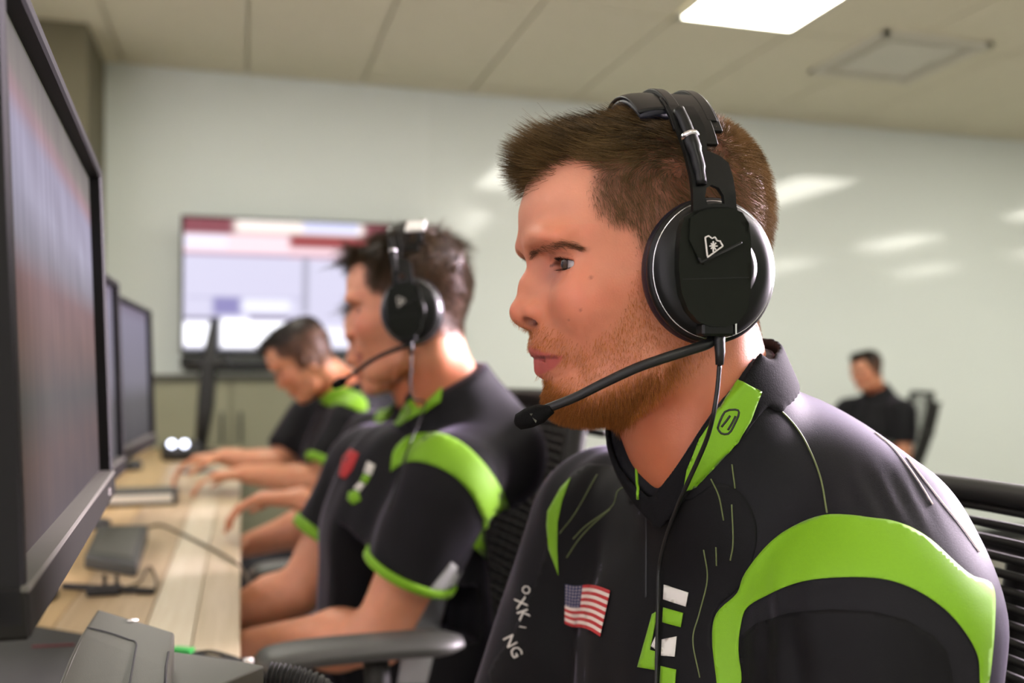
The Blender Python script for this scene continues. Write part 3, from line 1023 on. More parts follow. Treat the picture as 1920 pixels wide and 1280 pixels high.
def make_headset(H, label, group=None, boom=None, cable=None, detail=True):
    root = empty('headset', tuple(H[1]), label, 'headset', group)
    T = lambda V: to_world(H, np.asarray(V, float))
    s = np.linalg.norm(H[0][:, 0])
    L = lambda px, py, y=ycup: pix_to_local(H1, px, py, y)[[0, 2]]
    CX, CZ_ = -.0140, -.0045            # centre of the ear cups
    for sgn in (1, -1):
        S = np.array([1, sgn, 1.0])
        def TX(V, S=S): return to_world(H, np.asarray(V) * S)
        # cushion: fat ring
        g = MB(); n = 56; m = 16; V = []
        for i in range(n):
            a = 2 * math.pi * i / n
            for j in range(m):
                b = 2 * math.pi * j / m
                rr_ = .0370 + .0105 * math.cos(b)
                V.append([CX + rr_ * math.cos(a) * .97, .0845 + .0120 * math.sin(b), CZ_ + rr_ * 1.06 * math.sin(a)])
        F = [[i * m + j, ((i + 1) % n) * m + j, ((i + 1) % n) * m + (j + 1) % m, i * m + (j + 1) % m] for i in range(n) for j in range(m)]
        g.add(V, F); g.build('ear_cushion', M['cushion'], root, True, TX)
        # cup shell with stepped profile
        g = MB()
        prof = [(.030, .088), (.0455, .0885), (.0468, .0900), (.0470, .0935), (.0455, .0955), (.0442, .0962), (.0435, .0985), (.0400, .1030), (.0330, .1060), (.001, .1065)]
        V = []; n = 64
        for r, h in prof:
            for k in range(n):
                a = 2 * math.pi * k / n
                V.append([CX + r * math.cos(a) * .97, h, CZ_ + r * 1.05 * math.sin(a)])
        F = [[i * n + k, i * n + (k + 1) % n, (i + 1) * n + (k + 1) % n, (i + 1) * n + k] for i in range(len(prof) - 1) for k in range(n)]
        F += [[(len(prof) - 1) * n + k for k in range(n)]]
        g.add(V, F)
        cup = g.build('ear_cup', M['headset_shell'], root, True, TX); auto_smooth(cup, 50)
        # bright trim ring
        g = MB()
        a = np.linspace(0, 2 * math.pi, 73)
        g.tube(np.stack([CX + .0440 * .97 * np.cos(a), .0972 + 0 * a, CZ_ + .0440 * 1.05 * np.sin(a)], 1), .0005, 6, caps=False)
        g.build('trim_ring', M['chrome'], cup, True, TX)
        if sgn < 0:
            g = MB(); g.lathe([(.024, .106), (.024, .112), (.020, .1145), (.001, .115)], (CX, 0, CZ_), axis='y', n=32)
            V = np.concatenate(g.V); 
            mesh_np('back_plate', to_world(H, V * np.array([1, 1, 1])), g.F, M['headset_plate'], root)
            g = MB()
            pts = smooth_path([(-.012, -.112, .030), (-.012, -.111, .060), (-.012, -.100, .095), (-.012, -.082, .122)], 16)
            g.tube(pts, .011, 10, flat=.22, upv=(0, 1, 0)); g.build('yoke', M['headset_shell'], root, True, T)
            continue
        # large outer plate, wide oval cut flat at the top
        P_ = lambda a, b: tuple(L(a, b, .1150))
        outline = [P_(*q) for q in [(1283, 408), (1300, 396), (1330, 388), (1365, 388), (1392, 398), (1404, 418), (1408, 450), (1409, 500), (1407, 550), (1400, 585),
                                    (1382, 606), (1355, 613), (1330, 612), (1308, 602), (1290, 580), (1278, 548), (1273, 505), (1274, 460), (1277, 430)]]
        # lower half and the slanted upper half that overlaps it
        pl = plate(outline, 'outer_plate', M['headset_plate'], root, H, th=.0085)
        up_ = [P_(*q) for q in [(1292, 410), (1310, 398), (1335, 392), (1365, 391), (1388, 400), (1399, 420), (1402, 450), (1385, 457), (1318, 496), (1308, 487), (1290, 450)]]
        plate(up_, 'upper_plate', M['headset_plate'], pl, H, th=.0030, off=.0022)
        # dark groove along the slanted edge, seam line below
        def bar(a, b, w, name, m_, off, th=.0012):
            p = np.array(P_(*a)); q = np.array(P_(*b)); d_ = (q - p) / np.linalg.norm(q - p); nrm = np.array([-d_[1], d_[0]]) * w / 2
            return plate([p - nrm, q - nrm, q + nrm, p + nrm], name, m_, pl, H, th=th, off=off, refine=.01)
        if detail:
            bar((1311, 493), (1388, 455), .0015, 'groove', M['cable'], .0032)
            bar((1312, 494), (1307, 484), .0015, 'groove', M['cable'], .0032)
            bar((1280, 523), (1404, 520), .0005, 'seam', M['cable'], .0003)
            bar((1389, 403), (1390, 438), .0010, 'hinge_glint', M['chrome'], .0012)
            # triangular emblem of strokes, a blob and a row of steps
            def strokes(lst, name, off, w=.0008):
                for a, b in lst:
                    o_ = bar(a, b, w, name, M['white_print'], off, th=.0008)
                    for md in list(o_.modifiers): o_.modifiers.remove(md)
            strokes([((1317, 447), (1321, 482)), ((1321, 484), (1350, 463)), ((1350, 463), (1345, 455)), ((1317, 447), (1323, 444))], 'emblem', .0050)
            strokes([((1323, 444), (1330, 449)), ((1330, 449), (1335, 446)), ((1335, 446), (1339, 453)), ((1339, 453), (1346, 454)),
                     ((1328, 458), (1337, 470)), ((1337, 457), (1328, 468)), ((1325, 463), (1340, 463)), ((1332, 454), (1332, 474))], 'emblem', .0050, .0007)
        # yoke: curved arm with a slot, from the band down to the cup
        yk = [L(*q) for q in [(1253, 196), (1300, 200), (1322, 240), (1326, 282), (1350, 292), (1366, 305), (1374, 330), (1381, 385), (1384, 398), (1300, 404), (1300, 380), (1296, 330),
                              (1285, 285), (1270, 240)]]
        sl = [L(*q) for q in [(1325, 352), (1334, 346), (1348, 352), (1357, 366), (1359, 382), (1342, 380), (1327, 383), (1322, 368)]]
        plate(yk, 'yoke', M['headset_shell'], root, H, th=.0045, hole=sl)
        # round slider rod on the yoke
        g = MB()
        rod = [np.array([*pix_to_local(H1, a, b, lambda x, z: ycup(x, z) + .002)]) for a, b in ((1272, 206), (1286, 235), (1300, 275), (1310, 310), (1316, 345))]
        g.tube(smooth_path(rod, 20), [.0040] * 8 + [.0050] * 3 + [.0042] * 5 + [.0034] * 4, 12); g.build('slider_rod', M['headset_shell'], root, True, T)
        g = MB(); g.tube([rod[1] + (rod[2] - rod[1]) * .45, rod[1] + (rod[2] - rod[1]) * .60], [.0060, .0060], 16); g.build('slider_collar', M['chrome'], root, True, T)
        # block under the cup with plug
        g = MB(); c = pix_to_local(H1, 1341, 618, .108)
        g.box(c, (.0225, .013, .0085), bev=.0015)
        blk = g.build('connector_block', M['headset_shell'], root, False, T)
        g = MB(); g.box(c + np.array([-.0118, .002, .001]), (.0010, .009, .0085)); g.build('glint_edge', M['chrome'], blk, False, T)
    # head band: padded inner band and slotted outer band
    def arch(x0, x1, rin, zc, ztop, th, a0, a1, n=48, tilt=0.0):
        V = []; F = []
        m = 4
        for i in range(n + 1):
            a = math.radians(a0 + (a1 - a0) * i / n)
            for (x, r) in ((x0, 0), (x1, 0), (x1, th), (x0, th)):
                V.append([x + tilt * math.sin(a), (rin + r) * math.cos(a), zc + (ztop - zc + r) * math.sin(a)])
        for i in range(n):
            for k in range(m): F.append([i * m + k, i * m + (k + 1) % m, (i + 1) * m + (k + 1) % m, (i + 1) * m + k])
        F += [[3, 2, 1, 0], [n * m + k for k in range(m)]]
        return V, F
    g = MB()
    # outer metal band: two rails and end bridges leave a long slot on top
    for x0, x1 in ((-.0350, -.0270), (-.0110, -.0030)):
        g.add(*arch(x0, x1, .0790, .045, .1390, .0035, 38, 142, tilt=.008))
    g.add(*arch(-.0300, -.0070, .0790, 0.045, .1385, .0035, 25, 62, tilt=.008))
    g.add(*arch(-.0300, -.0070, .0790, .045, .1385, .0035, 118, 155, tilt=.008))
    g.add(*arch(-.0370, -.0010, .0780, .045, .1375, .0035, 33, 58, tilt=.008))
    g.add(*arch(-.0370, -.0010, .0780, .045, .1375, .0035, 122, 147, tilt=.008))
    o = g.build('head_band', M['headset_shell'], root, False, T); auto_smooth(o, 40)
    bv = o.modifiers.new('edge', 'BEVEL'); bv.width = .0012 * s; bv.segments = 2; bv.limit_method = 'ANGLE'
    g = MB()
    a = np.radians(np.linspace(47, 133, 40))
    pts = np.stack([.001 + .014 * np.sin(a), .0765 * np.cos(a), .045 + .0875 * np.sin(a)], 1)
    g.tube(pts, .0125, 16, flat=.34, upv=(0, 1, .3)); g.build('band_pad', M['cushion'], root, True, T)
    g = MB()
    g.tube(pts + np.array([-.001, 0, .004]), .0145, 16, flat=.16, upv=(0, 1, .3)); g.build('band_strap', M['headset_shell'], root, True, T)
    # boom microphone
    if boom is None:
        boom = [(1336, 630, .100), (1330, 643, .104), (1290, 657, .106), (1240, 673, .104), (1190, 691, .099), (1130, 719, .090), (1080, 744, .081), (1040, 760, .074), (1020, 768, .071)]
    bp = [pix_to_local(H1, a, b, y) for a, b, y in boom]
    g = MB(); g.tube(smooth_path(bp, 60), np.linspace(.0036, .0031, 60), 12); bo = g.build('boom_arm', M['cable'], root, True, T)
    e = bp[-1]; d_ = bp[-1] - bp[-3]; d_ /= np.linalg.norm(d_)
    g = MB()
    tip = [e - d_ * .006, e - d_ * .001, e + d_ * .003, e + d_ * .012, e + d_ * .019, e + d_ * .0215]
    g.tube(np.array(tip) + np.array([0, 0, -.0015]), [.0040, .0060, .0082, .0085, .0068, .0030], 10, flat=.85)
    mic = g.build('microphone', M['foam'], bo, False, T); auto_smooth(mic, 50)
    if detail:
        c = e + d_ * .0085 + np.array([0, .0078, -.0015])
        V = c + np.array([[.0035, 0, .0022], [-.0035, .0002, .0030], [-.0005, .0004, -.0040], [.0035, -.0008, .0022], [-.0035, -.0006, .0030], [-.0005, -.0004, -.0040]])
        mesh_np('mic_emblem', T(V), [[0, 1, 2], [5, 4, 3], [0, 3, 4, 1], [1, 4, 5, 2], [2, 5, 3, 0]], M['grey_plastic'], mic, False)
    return root
# ------------------------------------------------------------------ cloth patches laid on a surface
class Surf:
    def __init__(self, V, F):
        self.V = V; self.F = F
        self.bvh = BVHTree.FromPolygons(V.tolist(), F.tolist())

    def hit(self, px, py, off, guess=None):
        d = P(px, py, 1.0) - CAM; d /= np.linalg.norm(d)
        h = self.bvh.ray_cast(Vector(CAM), Vector(d))
        if h[0] is None:
            if guess is None: guess = .7
            q = CAM + d * guess
            h = self.bvh.find_nearest(Vector(q))
        n = np.array(h[1])
        p = np.array(h[0])
        if n @ (CAM - p) < 0: n = -n
        return p + n * off, float(np.linalg.norm(p - CAM)), n


def patch(surf, poly, name, material, parent, off=.0012, step=6.0, th=.0, holes=()):
    if len(poly) > 12:
        c_ = np.column_stack([np.array(poly + poly[:1], float), np.zeros(len(poly) + 1)])
        poly = [q[:2] for q in smooth_path(c_, len(poly) * 5)[:-1]]
    poly = [np.array(p, float) for p in poly]
    def dens(ps):
        out = []
        for i in range(len(ps)):
            a, b = ps[i], ps[(i + 1) % len(ps)]
            m = max(1, int(np.linalg.norm(b - a) / step)); out += [a + (b - a) * t / m for t in range(m)]
        return out
    o = dens(poly)
    lo = np.min(o, axis=0); hi = np.max(o, axis=0)
    gx, gy = np.meshgrid(np.arange(lo[0], hi[0], step), np.arange(lo[1], hi[1], step)); gx, gy = gx.ravel(), gy.ravel()
    ok = in_poly(gx, gy, o) & (poly_dist(gx, gy, o) > step * .45)
    P2 = [Vector(q) for q in o] + [Vector(q) for q in zip(gx[ok], gy[ok])]
    n = len(o)
    r = delaunay_2d_cdt(P2, [(i, (i + 1) % n) for i in range(n)], [], 0, 1e-5)
    vs = np.array([tuple(v) for v in r[0]])
    keep = [list(f) for f in r[2] if in_poly(vs[list(f)].mean(0)[:1], vs[list(f)].mean(0)[1:], o)[0]]
    ds = []
    W_ = []; g = None
    for a, b in vs:
        p, d, nn = surf.hit(a, b, off, g); g = d if g is None else .7 * g + .3 * d
        W_.append(p)
    V = np.array(W_)
    ob = mesh_np(name, V, keep, material, parent, True)
    sd = ob.modifiers.new('thick', 'SOLIDIFY'); sd.thickness = min(.0008, off * .6); sd.offset = 0
    return ob


def surf_line(surf, pts, name, material, parent, r=.0007, off=.0006, n=None):
    pts = np.array(pts, float)
    path = smooth_path(np.column_stack([pts, np.zeros(len(pts))]), n or max(8, int(np.sum(np.linalg.norm(np.diff(pts, axis=0), axis=1)) / 7)))
    q = []; g = None
    for a, b, _ in path:
        p, d, nn = surf.hit(a, b, off, g); g = d; q.append(p)
    g_ = MB(); g_.tube(np.array(q), r, 5); return g_.build(name, material, parent, True)


def text_patch(surf, s, origin, angle, size, name, material, parent, shear=0.0, off=.0012):
    cu = bpy.data.curves.new('tmp_text', 'FONT'); cu.body = s; cu.size = 1.0; cu.resolution_u = 2
    ob = bpy.data.objects.new('tmp_text', cu); COL.objects.link(ob)
    dg = bpy.context.evaluated_depsgraph_get()
    me = bpy.data.meshes.new_from_object(ob.evaluated_get(dg))
    V = np.array([tuple(v.co) for v in me.vertices]); F = [list(p.vertices) for p in me.polygons]
    bpy.data.objects.remove(ob); bpy.data.curves.remove(cu); bpy.data.meshes.remove(me)
    a = math.radians(angle)
    q = []
    g = None
    for x, y, _ in V:
        x, y = x * size + y * size * shear, y * size
        px = origin[0] + x * math.cos(a) + y * math.sin(a); py = origin[1] + x * math.sin(a) - y * math.cos(a)
        p, d, nn = surf.hit(px, py, off, g); g = d; q.append(p)
    o = mesh_np(name, np.array(q), F, material, parent, False)
    sd = o.modifiers.new('thick', 'SOLIDIFY'); sd.thickness = .0007; sd.offset = 0
    return o


# ------------------------------------------------------------------ bodies
def add_hand(g, wrist, d, nrm, k=.006, curl=.5, s=1.0, left=True):
    "palm and five separate bent fingers; d: direction of the hand, nrm: back-of-hand normal"
    d = np.array(d) / np.linalg.norm(d); nrm = np.array(nrm, float); nrm -= d * (nrm @ d); nrm /= np.linalg.norm(nrm)
    side = np.cross(d, nrm) * (1 if left else -1)
    wr = np.array(wrist)
    for i, off in enumerate((-.030, -.010, .010, .030)):
        g.cap(wr + side * off * .5 * s, wr + d * .085 * s + side * off * s, .015 * s, .0125 * s, k=.012)
    L = [.036, .044, .047, .043]
    for i, off in enumerate((-.032, -.011, .010, .031)):
        p = wr + d * .088 * s + side * off * s; a = .25
        dd = d + side * (off * 2)
        r = .0092 * s
        for j in range(3):
            a += curl * (.45 + .25 * j)
            v = dd * math.cos(a) - nrm * math.sin(a); v /= np.linalg.norm(v)
            q = p + v * L[i] * (1, .72, .55)[j] * s
            g.cap(p, q, r, r * .92, k=.003); p = q; r *= .92
    p = wr + d * .025 * s + side * .028 * s
    for j, (ln, rr_) in enumerate(((.045, .0135), (.034, .0115), (.026, .0100))):
        v = d * (.75 + .1 * j) + side * (.75 - .35 * j) - nrm * (.25 + .2 * j); v /= np.linalg.norm(v)
        q = p + v * ln * s; g.cap(p, q, rr_ * s, rr_ * .88 * s, k=.006); p = q


def arms_mesh(J, h, s=1.0, curl=.6):
    pts = np.array([J[k] for k in ('shL', 'elL', 'wrL', 'shR', 'elR', 'wrR')])
    lo = pts.min(0) - .17; hi = pts.max(0) + .17
    g = Grid(lo, hi, h)
    for S in 'LR':
        a, b, c = J['sh' + S], J['el' + S], J['wr' + S]
        m1 = a * .5 + b * .5
        g.chain([a, m1, b], [.050 * s, .048 * s, .040 * s], k=.01)
        m2 = b * .72 + c * .28
        g.chain([b, m2, c], [.039 * s, .044 * s, .0270 * s], k=.02)
        d = J.get('hd' + S); d = (c - b) if d is None else d
        add_hand(g, c, d, J.get('hn' + S, UP), curl=curl, s=s, left=(S == 'L'))
    V, F = g.mesh()
    return laplacian(V, F, 2, .5), F


def legs_mesh(J, h, s=1.0, bare=False):
    pel, kL, kR, aL, aR = J['pel'], J['knL'], J['knR'], J['anL'], J['anR']
    pts = np.array([pel, kL, kR, aL, aR]); g = Grid(pts.min(0) - .2, pts.max(0) + .2, h)
    lat = (kL - kR); lat /= np.linalg.norm(lat)
    g.ell(pel, (.14, .17, .13), k=.02)
    for k_, a_, sg in ((kL, aL, 1), (kR, aR, -1)):
        g.chain([pel + lat * .09 * sg, k_, a_], [.095 * s, .062 * s, .045 * s], k=.03)
    V, F = g.mesh()
    return V, F


def shoe(ank, d, parent):
    g = MB(); d = np.array(d, float); d[2] = 0; d /= np.linalg.norm(d)
    side = np.cross(UP, d)
    V = []; n = 16
    prof = [(-.07, .032, .02, .085), (-.04, .040, 0, .105), (.03, .040, 0, .095), (.09, .047, 0, .065), (.15, .044, 0, .050), (.185, .030, .004, .038)]
    base = np.array([ank[0], ank[1], 0.002])
    for x, w, z0, z1 in prof:
        for k in range(n):
            a = 2 * math.pi * k / n
            V.append(base + d * x + side * w * math.cos(a) + UP * (z0 + (z1 - z0) * (.5 + .5 * math.sin(a)) ** .8))
    F = [[i * n + k, i * n + (k + 1) % n, (i + 1) * n + (k + 1) % n, (i + 1) * n + k] for i in range(len(prof) - 1) for k in range(n)]
    F += [list(range(n))[::-1], [(len(prof) - 1) * n + k for k in range(n)]]
    g.add(V, F); return g.build('shoe', M['shoe'], parent, True)


def join_np(parts):
    Vs, Fs, Cs = [], [], []; n = 0
    for V, F, C in parts:
        Vs.append(V); Fs.append(F + n); n += len(V)
        Cs.append(np.broadcast_to(np.asarray(C, float), (len(V), 3)))
    return np.concatenate(Vs), np.concatenate(Fs), np.concatenate(Cs)


def shirt_generic(H, J, h, T, s=1.0, sleeve=.62, dropz=None, collar=True):
    """jersey in torso frame T (x forward, y left, z up, origin between the shoulders)"""
    tl = lambda p: to_local(T, p)
    pts = np.array([tl(J[k]) for k in ('shL', 'shR', 'pel')] + [tl(J['shL'] * .4 + J['elL'] * .6), tl(J['shR'] * .4 + J['elR'] * .6)])
    lo = pts.min(0) - .16; hi = pts.max(0) + .16; hi[2] = max(hi[2], .2); lo[2] = tl(J['pel'])[2] - .06
    g = Grid(lo, hi, h)
    pel = tl(J['pel'])
    g.ell((-.010, 0, -.130), (.112 * s, .160 * s, .200), k=.02)
    mid = np.array([pel[0] * .55, pel[1] * .55, pel[2] * .55])
    g.cap(mid + np.array([.0, .045, 0]), pel + np.array([0, .05, 0]), .115 * s, .120 * s, k=.05)
    g.cap(mid + np.array([.0, -.045, 0]), pel + np.array([0, -.05, 0]), .115 * s, .120 * s, k=.05)
    g.cap((-.02, 0, -.12), mid, .12 * s, .12 * s, k=.05)
    nb = tl(to_world(H, [-.086, 0, -.185]))
    for S, sg in (('L', 1), ('R', -1)):
        sh = tl(J['sh' + S]); el = tl(J['el' + S])
        g.cap((nb[0] - .015, nb[1] + .03 * sg, nb[2] - .01), sh + np.array([-.01, -.01 * sg, .01]), .054 * s, .066 * s, k=.035)
        e2 = sh + (el - sh) * (sleeve + .10)
        g.cap(sh, e2, .074 * s, .066 * s, k=.03)
        d = (el - sh) / np.linalg.norm(el - sh); c = sh + (el - sh) * sleeve
        def cut(X, Y, Z, d=d, c=c):
            return (-((X - c[0]) * d[0] + (Y - c[1]) * d[1] + (Z - c[2]) * d[2])).astype(np.float32)
        g.apply(cut, c - .11, c + .11, k=.004, mode='sub', pad=.0)
    # collar
    ch = [tl(to_world(H, q)) for q in ((-.025, 0, -.06), (-.048, 0, -.12), (-.084, 0, -.185), (-.108, 0, -.23))]
    g.chain(ch, [.0655, .0675, .074, .088], k=.025)
    return g, tl


def finish(g, T, it=2):
    V, F = g.mesh()
    V = laplacian(V, F, it, .5)
    return V, F


def collar_cut(g, zt, V0, lo, hi):
    def fn(X, Y, Z): return (Z - zt(X, Y)).astype(np.float32) * .8
    g.apply(fn, lo, hi, k=.002, mode='isect', pad=0)
# ------------------------------------------------------------------ first player
SKIN1 = (.55, .210, .118)
p1 = empty('person', W(.30, .72, 0), 'man in the foreground with beard and mic headset, black and lime jersey', 'person')
T1 = head_frame(.176, .77, .99, 28.5)
tw = lambda *q: to_world(T1, q)
J1 = dict(shL=tw(0, .156, -.030), shR=tw(0, -.172, -.012), elL=tw(.05, .180, -.30), elR=tw(.09, -.205, -.26),
          wrL=tw(.27, .10, -.165), wrR=tw(.30, -.10, -.160), pel=np.array([.40, .68, .58]),
          hdL=np.array([-1, .25, -.15]), hdR=np.array([-1, .1, -.15]),
          knL=np.array([-.02, .50, .56]), knR=np.array([-.04, .86, .56]), anL=np.array([.02, .48, .10]), anR=np.array([.0, .88, .10]))
headV, headF, headC = make_head(p1, H1, .0014, SKIN1, (.050, .026, .014), 'crop', 56000, .00016, 1.0)
aV, aF = arms_mesh(J1, .004, 1.05)
tg = Grid((-.13, -.17, -.24), (.12, .17, .12), .006)      # bare chest under the open collar
tg.ell((-.015, 0, -.130), (.102, .145, .170), k=.02)
nbl = to_local(T1, to_world(H1, [-.084, 0, -.185])); tg.chain([nbl + np.array([0, 0, .03]), nbl, np.array([-.01, 0, -.08])], [.060, .066, .085], k=.03)
tV, tF = tg.mesh(); tV = to_world(T1, laplacian(tV, tF, 2))
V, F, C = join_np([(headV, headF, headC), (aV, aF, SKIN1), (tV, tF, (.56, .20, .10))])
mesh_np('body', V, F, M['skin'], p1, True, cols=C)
# jersey
g1, tl1 = shirt_generic(H1, J1, .0040, T1, s=1.0, sleeve=.86)
g1.ell((-.050, .02, .020), (.070, .12, .085), k=.04)
g1.cap((-.040, .030, .055), (-.034, .118, .018), .058, .062, k=.04)
def ztop1(X, Y):
    return np.interp(X, [-.06, -.02, .030, .048, .066, .092, .13], [.174, .170, .150, .134, .090, .060, .0]) + .85 * np.minimum(np.abs(Y - .032), .05) * sstep(X, .03, .07)
def cutc(X, Y, Z): return ((Z - ztop1(X, Y)) * .8).astype(np.float32)
g1.apply(cutc, (-.2, -.12, .0), (.2, .14, .25), k=.002, mode='isect', pad=0)
V, F = finish(g1, T1)
N = vnormals(V, F)
FOLDS = 1
# soft folds: gathered towards the armpit and across the chest
x, y, z = V.T
fold = np.zeros(len(V))
for (cx, cy, cz, ax, fr, amp, rad) in ((.07, .13, -.10, (.4, .6, .9), 150, .0016, .075), (.02, .20, -.13, (.9, .1, .5), 120, .0018, .07), (.08, -.02, -.12, (.2, 1, .3), 95, .0022, .08),
                                       (.06, .07, .0, (.5, .9, -.2), 110, .0016, .06), (.06, -.13, -.08, (.3, .8, .5), 120, .0022, .07), (-.08, .12, .0, (.8, .4, .5), 110, .0012, .06),
                                       (.095, .135, -.050, (.35, .9, .25), 230, .0030, .045), (.008, .166, .058, (-.88, .48, 0), 430, .0009, .026), (.03, -.15, .03, (.3, .9, .3), 170, .0018, .05)):
    a = np.array(ax) / np.linalg.norm(ax)
    w = np.exp(-(((x - cx) ** 2 + (y - cy) ** 2 + (z - cz) ** 2) / rad ** 2))
    u = V @ a * fr + 1.2 * vnoise(V, 22, int(fr))
    fold += amp * w * np.sin(u)
fold += .0016 * vnoise(V * np.array([1, 1, .6]), 26, 5)
V = V + N * fold[:, None]
Vw1 = to_world(T1, V)
shirt1 = mesh_np('jersey', Vw1, F, M['shirt'], p1, True)
S1 = Surf(Vw1, F)
# separate standing collar
cg = Grid((-.14, -.12, -.02), (.16, .15, .20), .0025)
ch = [to_local(T1, to_world(H1, q)) for q in ((-.010, 0, -.02), (-.025, 0, -.06), (-.048, 0, -.12), (-.084, 0, -.185), (-.108, 0, -.23))]
cg.chain(ch, [.0660, .0690, .0720, .0795, .094], k=.025)
cin = Grid((-.14, -.12, -.02), (.16, .15, .20), .0025); cin.chain(ch, [.0620, .0645, .0670, .0735, .086], k=.025)
cg.f = np.maximum(cg.f, -cin.f)
X = cg.ax[0][:, None, None]; Y = cg.ax[1][None, :, None]; Z = cg.ax[2][None, None, :]
zt = ztop1(X, Y)
cg.f = smax(cg.f, ((Z - zt - .004) * .8).astype(np.float32), .002); cg.f = smax(cg.f, ((zt - .036 - Z) * .8).astype(np.float32), .002)
V, F = cg.mesh(); V = to_world(T1, laplacian(V, F, 4, .6))
collar = mesh_np('collar', V, F, M['collar'], p1, True)
n1 = len(Vw1)
Sc = Surf(np.vstack([Vw1, V]), np.vstack([S1.F, F + n1]))
patch(Sc, [(1384, 712), (1427, 735), (1407, 788), (1383, 828), (1345, 870), (1306, 912), (1281, 922), (1288, 880), (1312, 822), (1340, 780)], 'collar_stripe', M['green'], collar, .0010, 5)
for st in ([(1345, 803), (1350, 788), (1360, 771), (1380, 768), (1384, 776), (1376, 795), (1366, 812), (1352, 812), (1345, 803)], [(1352, 800), (1360, 790), (1368, 779)], [(1364, 806), (1372, 792), (1378, 780)]):
    surf_line(Sc, st, 'collar_glyph', M['letter_black'], collar, .0008, .0012)
band = patch(S1, [(1345, 1284), (1337, 1200), (1345, 1150), (1383, 1112), (1398, 1075), (1440, 1022), (1490, 987), (1555, 966), (1640, 973), (1690, 983), (1740, 1010), (1790, 1056),
                  (1820, 1080), (1858, 1098), (1862, 1165), (1850, 1284), (1836, 1284), (1832, 1232), (1808, 1185), (1768, 1140), (1712, 1104), (1650, 1085), (1570, 1083),
                  (1500, 1092), (1440, 1116), (1402, 1140), (1390, 1175), (1386, 1220), (1390, 1284)], 'shoulder_stripe', M['green'], shirt1, .0010, 7)
patch(S1, [(1385, 1195), (1420, 1168), (1480, 1149), (1560, 1142), (1640, 1147), (1700, 1162), (1750, 1192), (1775, 1222), (1790, 1290), (1388, 1290)], 'sleeve_panel', M['shirt_panel'], shirt1, .0006, 10)
patch(S1, [(1105, 868), (1160, 878), (1215, 925), (1290, 935), (1345, 905), (1395, 930), (1420, 1000), (1395, 1090), (1345, 1140), (1332, 1200), (1332, 1290), (938, 1290), (965, 1180), (1008, 1080), (1030, 1000), (1062, 900)], 'chest_panel', M['shirt_panel'], shirt1, .0004, 8)
patch(S1, [(1071, 896), (1052, 915), (1028, 958), (1026, 985), (1030, 1030), (1048, 1078), (1046, 1030), (1047, 980), (1055, 940)], 'shoulder_stripe', M['green'], shirt1, .0010, 6)
for q in ([(1248, 1096), (1293, 1110), (1288, 1137), (1246, 1124)], [(1243, 1199), (1271, 1193), (1267, 1231), (1242, 1229)], [(1232, 1192), (1223, 1211), (1232, 1218)]):
    patch(S1, q, 'chest_emblem', M['white_print'], shirt1, .0016, 8)
for q in ([(1246, 1139), (1283, 1149), (1278, 1176), (1244, 1167)], [(1236, 1145), (1225, 1152), (1198, 1250), (1232, 1256), (1234, 1222), (1221, 1218)], [(1241, 1248), (1270, 1255), (1268, 1284), (1239, 1284)]):
    patch(S1, q, 'chest_emblem', M['green'], shirt1, .0016, 8)
for q in ([(1455, 762), (1487, 795), (1513, 835), (1538, 895), (1551, 962)],):
    surf_line(S1, q, 'piping', M['seam'], shirt1, .0007)
for q in ([(1640, 812), (1672, 838), (1700, 872), (1725, 908), (1748, 946)], [(1700, 858), (1760, 935), (1800, 985), (1835, 1035)]):
    surf_line(S1, q, 'piping', M['flag_white'], shirt1, .0005)
for q in ([(1333, 897), (1348, 930), (1357, 975)], [(1372, 870), (1378, 915)], [(1372, 945), (1375, 1015), (1370, 1050)], [(1320, 1030), (1327, 1085), (1312, 1150), (1300, 1200), (1313, 1270)], [(1343, 1025), (1344, 1060)],
          [(1145, 955), (1110, 985), (1085, 1012), (1063, 1045)], [(1188, 908), (1160, 920), (1148, 950), (1100, 985), (1075, 1010)], [(1120, 890), (1080, 960), (1050, 1000)]):
    surf_line(S1, q, 'print_line', M['seam'], shirt1, .0006)
surf_line(Sc, [(1195, 838), (1194, 880), (1197, 935)], 'collar_piping', M['green'], collar, .0012)
surf_line(S1, [(1212, 940), (1213, 1010), (1212, 1120)], 'placket_edge', M['ghost'], shirt1, .0008)
# flag patch: 13 stripes and a canton with dots
TL, TR, BR, BL = [np.array(q, float) for q in ((1062, 1092), (1147, 1106), (1128, 1192), (1061, 1166))]
nx_, ny_ = 40, 39
V = []; FF = []; mi = []
for j in range(ny_ + 1):
    for i in range(nx_ + 1):
        u, v = i / nx_, j / ny_
        q = TL * (1 - u) * (1 - v) + TR * u * (1 - v) + BR * u * v + BL * (1 - u) * v
        q[1] += 3.0 * math.sin(u * 6.0 + .8)
        V.append(S1.hit(q[0], q[1], .0017, .85)[0])
for j in range(ny_):
    for i in range(nx_):
        a = j * (nx_ + 1) + i; FF.append([a, a + 1, a + nx_ + 2, a + nx_ + 1])
        st = j // 3
        if i < 16 and st < 7: mi.append(1 if (i % 3 == 1 and j % 3 == 1) else 2)
        else: mi.append(0 if st % 2 == 0 else 1)
fl = mesh_np('flag_patch', np.array(V), FF, [M['flag_red'], M['flag_white'], M['flag_blue']], shirt1, True, matidx=mi)
sd = fl.modifiers.new('thick', 'SOLIDIFY'); sd.thickness = .0008; sd.offset = 0
for s_, o_, an, sz in (('NG', (944, 1196), 62, 30), ('X', (966, 1122), 75, 30), ('K', (970, 1146), 70, 30), ('O', (978, 1100), 70, 22), ('I', (976, 1172), 100, 18)):
    text_patch(S1, s_, o_, an, sz, 'sleeve_print', M['white_print'], shirt1)
lV, lF = legs_mesh(J1, .010)
mesh_np('trousers', lV, lF, M['dark_cloth'], p1, True)
